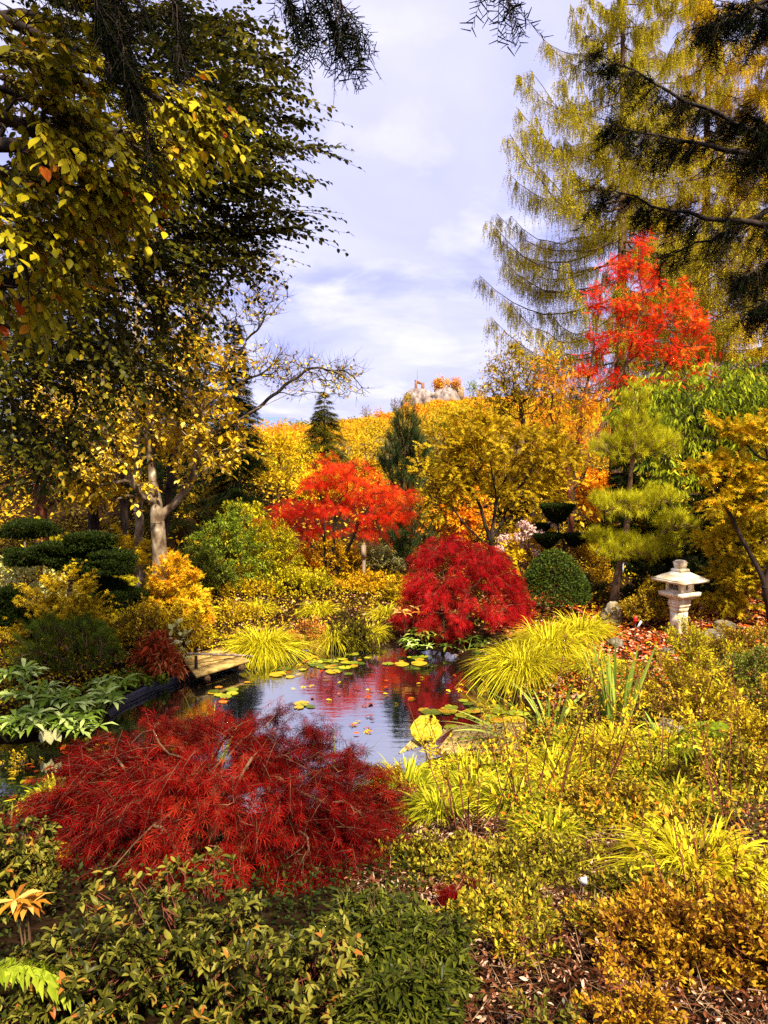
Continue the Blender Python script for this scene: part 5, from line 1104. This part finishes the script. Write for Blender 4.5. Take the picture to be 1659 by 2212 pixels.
# ================================================================== POND RIM, BOARDWALK, RAIL, DECK
a = Acc(); rim = np.array([(*g0(px, py, .07), z) for px, py, z in [(230,1540,.05),(262,1512,.07),(330,1480,.08),(420,1452,.09),(480,1436,.09),(560,1420,.1),(620,1412,.1),(665,1408,.08)]])
q = np.linspace(0, 7, 40); rim = np.stack([np.interp(q, range(8), rim[:, k]) for k in range(3)], 1)
tubes(a, rim[None], np.full((1, 40), .032), 12); tubes(a, (rim+[.0, .01, -.05])[None], np.full((1, 40), .03), 10)
for k in range(4): tubes(a, (rim+[0, -.012, -.02-.03*k])[None], np.full((1, 40), .012), 6)
o = build('pond_edging', a, M['rubber'], smooth=True); tag(o, 'thick black rubber rim along the left edge of the pond', 'pond edging')
c4 = [g0(px, py, .16) for px, py in [(372,1398),(438,1378),(540,1428),(425,1462)]]
a = Acc()
def quadbox(acc, A_, B_, C_, D_, z, th):
    v = [(*A_, z), (*B_, z), (*C_, z), (*D_, z), (*A_, z-th), (*B_, z-th), (*C_, z-th), (*D_, z-th)]
    acc.add(v, [(0,1,2),(0,2,3),(4,6,5),(4,7,6),(0,4,5),(0,5,1),(1,5,6),(1,6,2),(2,6,7),(2,7,3),(3,7,4),(3,4,0)], .5)
A_, B_, C_, D_ = c4; n = 5
for k in range(n):
    f0, f1 = k/n+.006, (k+1)/n-.012; quadbox(a, A_+(D_-A_)*f0, B_+(C_-B_)*f0, B_+(C_-B_)*f1, A_+(D_-A_)*f1, .17+.003*R.random(), .04)
ctr = sum(c4)/4; bw = thing('boardwalk', 'small walkway of weathered yellow planks ending at the black pond rim', 'boardwalk', (ctr[0], ctr[1], .1)); build('planks', a, M['board'], bw)
a = Acc(); 
for f in (.15, .8): s_, e_ = A_+(B_-A_)*f, D_+(C_-D_)*f; quadbox(a, s_, s_+[.07, 0], e_+[.07, 0], e_, .125, .07)
build('joists', a, M['woodbrown'], bw)
rl = thing('rail', 'low rustic stick rail beside the boardwalk', 'rail', (*g0(424,1455,.1), .05))
p1 = np.array((*g0(424,1455,.1), 0.)); a = Acc(); tubes(a, np.array([[p1, p1+UP*.2, p1+UP*.36]]), np.array([[.025, .024, .022]]), 8); build('post', a, M['wood'], rl)
a = Acc(); h1 = np.array(P3(402,1412,p1[1])); h2 = np.array(P3(590,1420,p1[1]+1.1)); tubes(a, np.array([[h1, h1*.5+h2*.5+UP*.01, h2]]), np.array([[.02, .018, .014]]), 8); build('crossbar', a, M['twig'], rl)
# bamboo deck with the large round yellow leaf on its stalk
dk = thing('bamboo_deck', 'slatted bamboo deck at the near right edge of the pond', 'deck', (*g0(1060,1600,.15), .1)); a = Acc()
dA, dB, dC, dD = [g0(px, py, .2) for px, py in [(985,1568),(1140,1562),(1120,1626),(935,1630)]]
n = 46
for k in range(n):
    if k in (17, 31): continue
    f = (k+.5)/n; p_, q_ = dA+(dB-dA)*f, dD+(dC-dD)*f; rr_ = np.linalg.norm(dB-dA)/n*.46
    z_ = .2+R.normal()*.003; tubes(a, np.array([[(*p_, z_), (*((p_+q_)/2), z_), (*q_, z_)]]), np.full((1, 3), rr_), 7)
build('slats', a, M['bamboo'], dk, True); a = Acc()
for f in (.15, .85): p_, q_ = dA+(dD-dA)*f, dB+(dC-dB)*f; tubes(a, np.array([[(*p_, .165), (*q_, .165)]]), np.full((1, 2), .02), 7)
build('bearers', a, M['woodbrown'], dk)
dk2 = thing('bamboo_deck', 'short diagonal flight of bamboo canes left of the large round leaf', 'deck', (*g0(880,1640,.1), .1)); a = Acc()
for k in range(9):
    p_ = g0(862+k*9, 1628-k*3.2, .12); q_ = g0(905+k*9, 1600-k*1.5, .12); tubes(a, np.array([[(*p_, .12), (*q_, .2)]]), np.full((1, 2), .011), 7)
build('slats', a, M['bamboo'], dk2, True)
def lathe(acc, prof, c, n=24, ax=1.):
    P = np.array([[(c[0]+r_*math.cos(k*2*math.pi/n), c[1]+r_*ax*math.sin(k*2*math.pi/n), c[2]+z_) for k in range(n)] for r_, z_ in prof]); S = len(prof); v = P.reshape(-1, 3); f = []
    for i in range(S-1):
        for k in range(n):
            k2 = (k+1) % n; f += [(i*n+k, i*n+k2, (i+1)*n+k2), (i*n+k, (i+1)*n+k2, (i+1)*n+k)]
    acc.add(v, f, .5)
M['lichen'] = barkmat('lichen_stone', (.3,.24,.015),(.62,.52,.03), 14, .85, .5, 1, (.75,.72,.5))
cx_, cy_ = g0(922, 1610, .15); zc = Wp(922, 1571, cy_)[2]
rl_ = thing('round_leaf', 'large round yellowing leaf on a pale stalk at the corner of the bamboo deck', 'leaf', (cx_, cy_, .1))
nr_, na_ = 9, 36; rr_ = np.linspace(.02, 1, nr_)[:, None]; th = np.linspace(.12, 2*math.pi-.12, na_)[None]
ed_ = 1+.05*np.sin(th*3+1)+.03*np.sin(th*11); lxx = rr_*ed_*np.cos(th+1.2)*.17; lyy = rr_*ed_*np.sin(th+1.2)*.15
lzz = -.085*rr_**2+.008*np.sin(th*9)*rr_+.012*np.sin(th*2); ti = -.75
v_ = np.stack([cx_+lxx, cy_+lyy*math.cos(ti)-lzz*math.sin(ti)*-1, zc+.03-lyy*math.sin(ti)*1+lzz*math.cos(ti)], -1).reshape(-1, 3)
i_ = (np.arange(nr_-1)[:, None]*na_+np.arange(na_-1)[None]).ravel(); a = Acc()
a.add(v_, np.concatenate([np.stack([i_, i_+1, i_+na_+1], 1), np.stack([i_, i_+na_+1, i_+na_], 1)]), np.clip(.75+.2*R.normal(size=len(v_)), 0, 1)); build('blade', a, M['roundleaf'], rl_, True)
a = Acc(); tubes(a, np.array([[(cx_+.01, cy_+.03, 0), (cx_-.02, cy_+.01, (zc)*.5), (cx_, cy_, zc)]]), np.array([[.013, .011, .008]]), 8); build('stalk', a, M['bamboo'], rl_, True)
# ================================================================== STONE LANTERN
LY = 12.6; lx, _, ztop = Wp(1470, 1210, LY); yaw = math.radians(29); lz = float(G(lx, LY))
ln = thing('stone_lantern', 'pale granite lantern with a square pyramid roof standing among red leaf litter', 'lantern', (lx, LY, lz))
def frustum(acc, z0, z1, h0, h1, curve=0, n=1, bev=.0):
    hs = []
    for i in range(n+1):
        f = i/n; hs.append((z0+(z1-z0)*f, h0+(h1-h0)*(f if not curve else f**curve)))
    c_, s_ = math.cos(yaw), math.sin(yaw); v = []; sh = [(-1,-1),(1,-1),(1,1),(-1,1)]; m = 6; ring = []
    for k in range(4):
        a0, a1 = np.array(sh[k]), np.array(sh[(k+1) % 4])
        for j in range(m): ring.append(a0+(a1-a0)*j/m)
    ring = np.array(ring, float); nr = len(ring)
    for z_, h_ in hs:
        xy = ring*(h_); xy = xy+0; v += [(lx+q[0]*c_-q[1]*s_, LY+q[0]*s_+q[1]*c_, z_) for q in xy]
    f = []
    for i in range(n):
        for k in range(nr):
            k2 = (k+1) % nr; f += [(i*nr+k, i*nr+k2, (i+1)*nr+k2), (i*nr+k, (i+1)*nr+k2, (i+1)*nr+k)]
    b = len(v); v += [(lx, LY, hs[0][0]), (lx, LY, hs[-1][0])]; f += [(b, (k+1) % nr, k) for k in range(nr)]+[(b+1, n*nr+k, n*nr+(k+1) % nr) for k in range(nr)]
    v = np.array(v); v += R.normal(size=v.shape)*.0012; acc.add(v, f, .5)
z = ztop
a = Acc(); frustum(a, z-.025, z, .078, .058); frustum(a, z-.12, z-.0252, .068, .085); frustum(a, z-.14, z-.1202, .062, .068); build('finial', a, M['stone'], ln)
a = Acc(); frustum(a, z-.18, z-.1402, .105, .1, 1, 1); build('roof_collar', a, M['stone'], ln)
a = Acc(); frustum(a, z-.31, z-.1802, .322, .085, 1, 5); frustum(a, z-.35, z-.3102, .316, .324); build('roof', a, M['stone'], ln)
fb = Acc(); H_ = .17; hw = .155; zf = z-.3502-H_
def holeplate(acc, org, ux, w_, h_, th_, hole):
    """vertical plate w_ x h_ centred at org, facing nrm, hole: function(angle)->(u,v)"""
    ux = np.array(ux); nn = np.array([ux[1], -ux[0], 0.]); m = 32; A1 = []; B1 = []
    for k in range(m):
        t_ = 2*math.pi*(k+.5)/m; cu, cv = math.cos(t_), math.sin(t_); s_ = 1/max(abs(cu), abs(cv)); A1.append((cu*s_*w_/2, cv*s_*h_/2)); B1.append(hole(t_))
    def W3(uv, d_): return np.array(org)+ux*uv[0]+UP*uv[1]-nn*d_*-1
    v = [W3(p, 0) for p in A1]+[W3(p, 0) for p in B1]+[W3(p, -th_) for p in A1]+[W3(p, -th_) for p in B1]; f = []
    for k in range(m):
        k2 = (k+1) % m; f += [(k, k2, m+k2), (k, m+k2, m+k), (m+k, m+k2, 3*m+k2), (m+k, 3*m+k2, 3*m+k), (2*m+k, 3*m+k2, 2*m+k2), (2*m+k, 3*m+k, 3*m+k2)]
    acc.add(v, f, .5)
cyw, syw = math.cos(-yaw), math.sin(-yaw)
uL = np.array([math.cos(-yaw), math.sin(-yaw), 0]); 
cf, sf = math.cos(yaw-math.pi/2*0), math.sin(yaw)
e1 = np.array([math.cos(yaw-math.radians(58)), math.sin(yaw-math.radians(58)), 0])
# plates: front-left face (round hole), right face (rectangular opening), two backs
yawv = yaw
ax1 = np.array([math.cos(yawv), math.sin(yawv), 0]); ax2 = np.array([-math.sin(yawv), math.cos(yawv), 0])
ctr_ = np.array([lx, LY, zf+H_/2])
circ = lambda t_: (.038*math.cos(t_), .048*math.sin(t_))
rect = lambda t_: (lambda s_: (math.cos(t_)*s_*.1, math.sin(t_)*s_*.045))(1/max(abs(math.cos(t_)), abs(math.sin(t_))))
for (uu, off, hole) in ((ax1, -ax2, circ), (ax2, ax1, rect), (-ax1, ax2, circ), (-ax2, -ax1, rect)):
    holeplate(fb, ctr_+off*hw, uu, 2*hw-.002, H_-.002, .035, hole)
build('light_box', fb, M['stone'], ln)
a = Acc(); frustum(a, zf-.07, zf-.0002, .232, .238); frustum(a, zf-.12, zf-.0702, .13, .215); build('platform', a, M['stone'], ln)
a = Acc(); zb_ = zf-.1202
for zz0, zz1, h0_, h1_ in ((zb_-.09, zb_, .128, .125), (zb_-.145, zb_-.0902, .105, .13), (zb_-.22, zb_-.1452, .095, .11)): frustum(a, zz0, zz1, h0_, h1_, 1, 2)
build('bracket', a, M['stone'], ln); a = Acc(); frustum(a, lz-.1, zb_-.2202, .105, .098, 1, 3); build('post', a, M['stone'], ln)
# ================================================================== ROCKS, TAGS, POST
rockmesh('rock', P3(1322,1330,13.1), (.16,.15,.2), 'rock', 'upright grey rock with a pale top before the leaning pine', 'rock', .2, 4)
for px, py, Y_, r_, lb in [(1540,1345,12.2,.16,'rough brown rock right of the lantern'), (1565,1330,12.6,.14,'pale flat rock beside the orange maple'), (1330,1385,11.6,.1,'small pale stone in the red litter left of the plant tags'), (1440,1398,11.3,.08,'small white stone in front of the lantern'), (1310,1420,10.8,.13,'dark mossy rock at the end of the grass bank'), (1445,1530,8.2,.14,'rock half hidden in the azalea thicket')]:
    x_, _, z_ = Wp(px, py, Y_); rockmesh('rock', (x_, Y_, float(G(x_, Y_))+r_*.3), (r_, r_, r_*.7), 'rock', lb, 'rock', .22, 4)
def tagobj(name, label, px, py, Y_, w_, h_, mat, rot=0., tilt=.2, stake=True, cat='plant label'):
    x_, _, z_ = Wp(px, py, Y_); t_ = thing(name, label, cat, (x_, Y_, z_-.1)); a = Acc(); c_, s_ = math.cos(rot), math.sin(rot)
    b_ = [(-w_/2, -.004, -h_/2), (w_/2, -.004, -h_/2), (w_/2, -.004, h_/2), (-w_/2, -.004, h_/2)]; v = []
    for th_ in (0, .006):
        for (bx_, by_, bz_) in b_: v.append((x_+(bx_*math.cos(tilt)-bz_*math.sin(tilt)), Y_+by_+th_, z_+bx_*math.sin(tilt)+bz_*math.cos(tilt)))
    a.add(v, [(0,1,2),(0,2,3),(4,6,5),(4,7,6),(0,4,5),(0,5,1),(1,5,6),(1,6,2),(2,6,7),(2,7,3),(3,7,4),(3,4,0)], .5); build('plate', a, M[mat], t_)
    if stake: a = Acc(); zg = float(G(x_, Y_)); tubes(a, np.array([[(x_, Y_+.012, zg-.05), (x_, Y_+.012, z_)]]), np.full((1, 2), .004), 6); build('stake', a, M['twig'], t_)
tagobj('plant_label', 'red plastic plant label on the ground before the rust azalea', 1373, 1338, 12.1, .045, .12, 'redp', tilt=-.15)
tagobj('plant_label', 'white bent plant label beside the red one', 1381, 1349, 12.05, .03, .13, 'white', tilt=-.5)
tagobj('plant_label', 'narrow white label strip hanging on the leaning pine trunk', 1346, 1227, 13.6, .025, .19, 'white', tilt=-.03, stake=False)
tagobj('plant_label', 'small white square label on the bare ground in the right foreground', 1261, 1903, 3.85, .034, .042, 'white', tilt=.15)
M['palewood'] = barkmat('weathered_pale_wood', (.2,.13,.08),(.4,.29,.2), 14, .8, .4, .2)
px_ = Wp(786, 1190, 18.4); pw = thing('wooden_post', 'weathered pale wooden post among yellow shrubs behind the scarlet maple', 'post', (px_[0], 18.4, float(G(px_[0], 18.4))))
a = Acc(); zt_ = Wp(786, 1172, 18.4)[2]; xx_ = Wp(786, 1172, 18.4)[0]; tubes(a, np.array([[(xx_, 18.4, zt_-.9), (xx_, 18.4, zt_-.3), (xx_, 18.4, zt_-.05), (xx_, 18.4, zt_)]]), np.array([[.045, .045, .04, .01]]), 10); build('shaft', a, M['palewood'], pw)
a = Acc(); boxes(a, [(-.055, .055, -.02, .02, -.36, -.06)], .1, (xx_, 18.33, zt_)); build('board', a, M['palewood'], pw)
# ================================================================== LEAF LITTER AND GROUND COVER (uncountable)
def scatter(name, label, n, xr, yr, mat, tn, size, lift, hz, exclude=.05, up=1., tilt=.5, onwater=False):
    x = R.uniform(*xr, n); y = yr[0]+(yr[1]-yr[0])*R.random(n); k = (np.abs(x/np.maximum(y, .5)) < .75); x, y = x[k], y[k]
    d_ = sdist(x, y); k = d_ > exclude; x, y = x[k], y[k]; z = G(x, y)+lift*R.random(len(x)); n = len(x); a = Acc()
    dd = rnds(n); dd[:, 2] = np.abs(dd[:, 2])*hz+(0 if hz > .5 else 0)
    inst(a, tn, np.stack([x, y, z], 1), dd, UP+rnds(n, tilt), size*R.uniform(.6, 1.4, n), R.random(n)); o = build(name, a, M[mat]); o['kind'] = 'stuff'; o['label'] = label; return o
scatter('leaf_litter', 'brown and tan fallen leaves and bits carpeting the near ground', 120000, (-.2, 6), (1.2, 7.5), 'litter', 'ovalz', .026, .04, .6, tilt=1.)
scatter('leaf_litter', 'red and orange fallen leaves carpeting the ground round the lantern', 26000, (2, 9), (9.5, 15.5), 'litterred', 'oval', .06, .02, .15)
scatter('leaf_litter', 'mixed fallen leaves on the far left bank', 16000, (-10, 2), (9.5, 20), 'litter', 'oval', .06, .02, .15)
scatter('twig_litter', 'thin dry twigs scattered over the near ground', 16000, (-.2, 4), (1.8, 6), 'drytwig', 'needle', .11, .04, .3, tilt=.2)
scatter('ground_cover', 'low yellow green leaves covering the far banks', 60000, (-14, 14), (12.8, 24), 'olive', 'tiny', .055, .22, .8, .25)
scatter('ground_cover', 'low olive leaves covering the right bank under the azaleas', 42000, (.8, 7), (4.6, 10.5), 'azaleaolive', 'tiny', .04, .22, .8, .1)  # darker olive puts shaded depth into the gaps of the thicket
scatter('ground_cover', 'mixed tall herbs covering the ground behind the garden', 60000, (-40, 40), (20, 60), 'gold', 'tiny', .16, .9, .8, .25)
scatter('ground_cover', 'low leaves coloured dark as shade under the left foreground shrubs', 26000, (-4, .2), (1.2, 7), 'darkgreen', 'tiny', .03, .12, .8, .1)  # dark leaf colour paints the black shade between the shrubs
scatter('ground_cover', 'low dark leaves on the left bank', 22000, (-12, -2.2), (8.6, 13), 'olive', 'tiny', .05, .15, .8, .12)
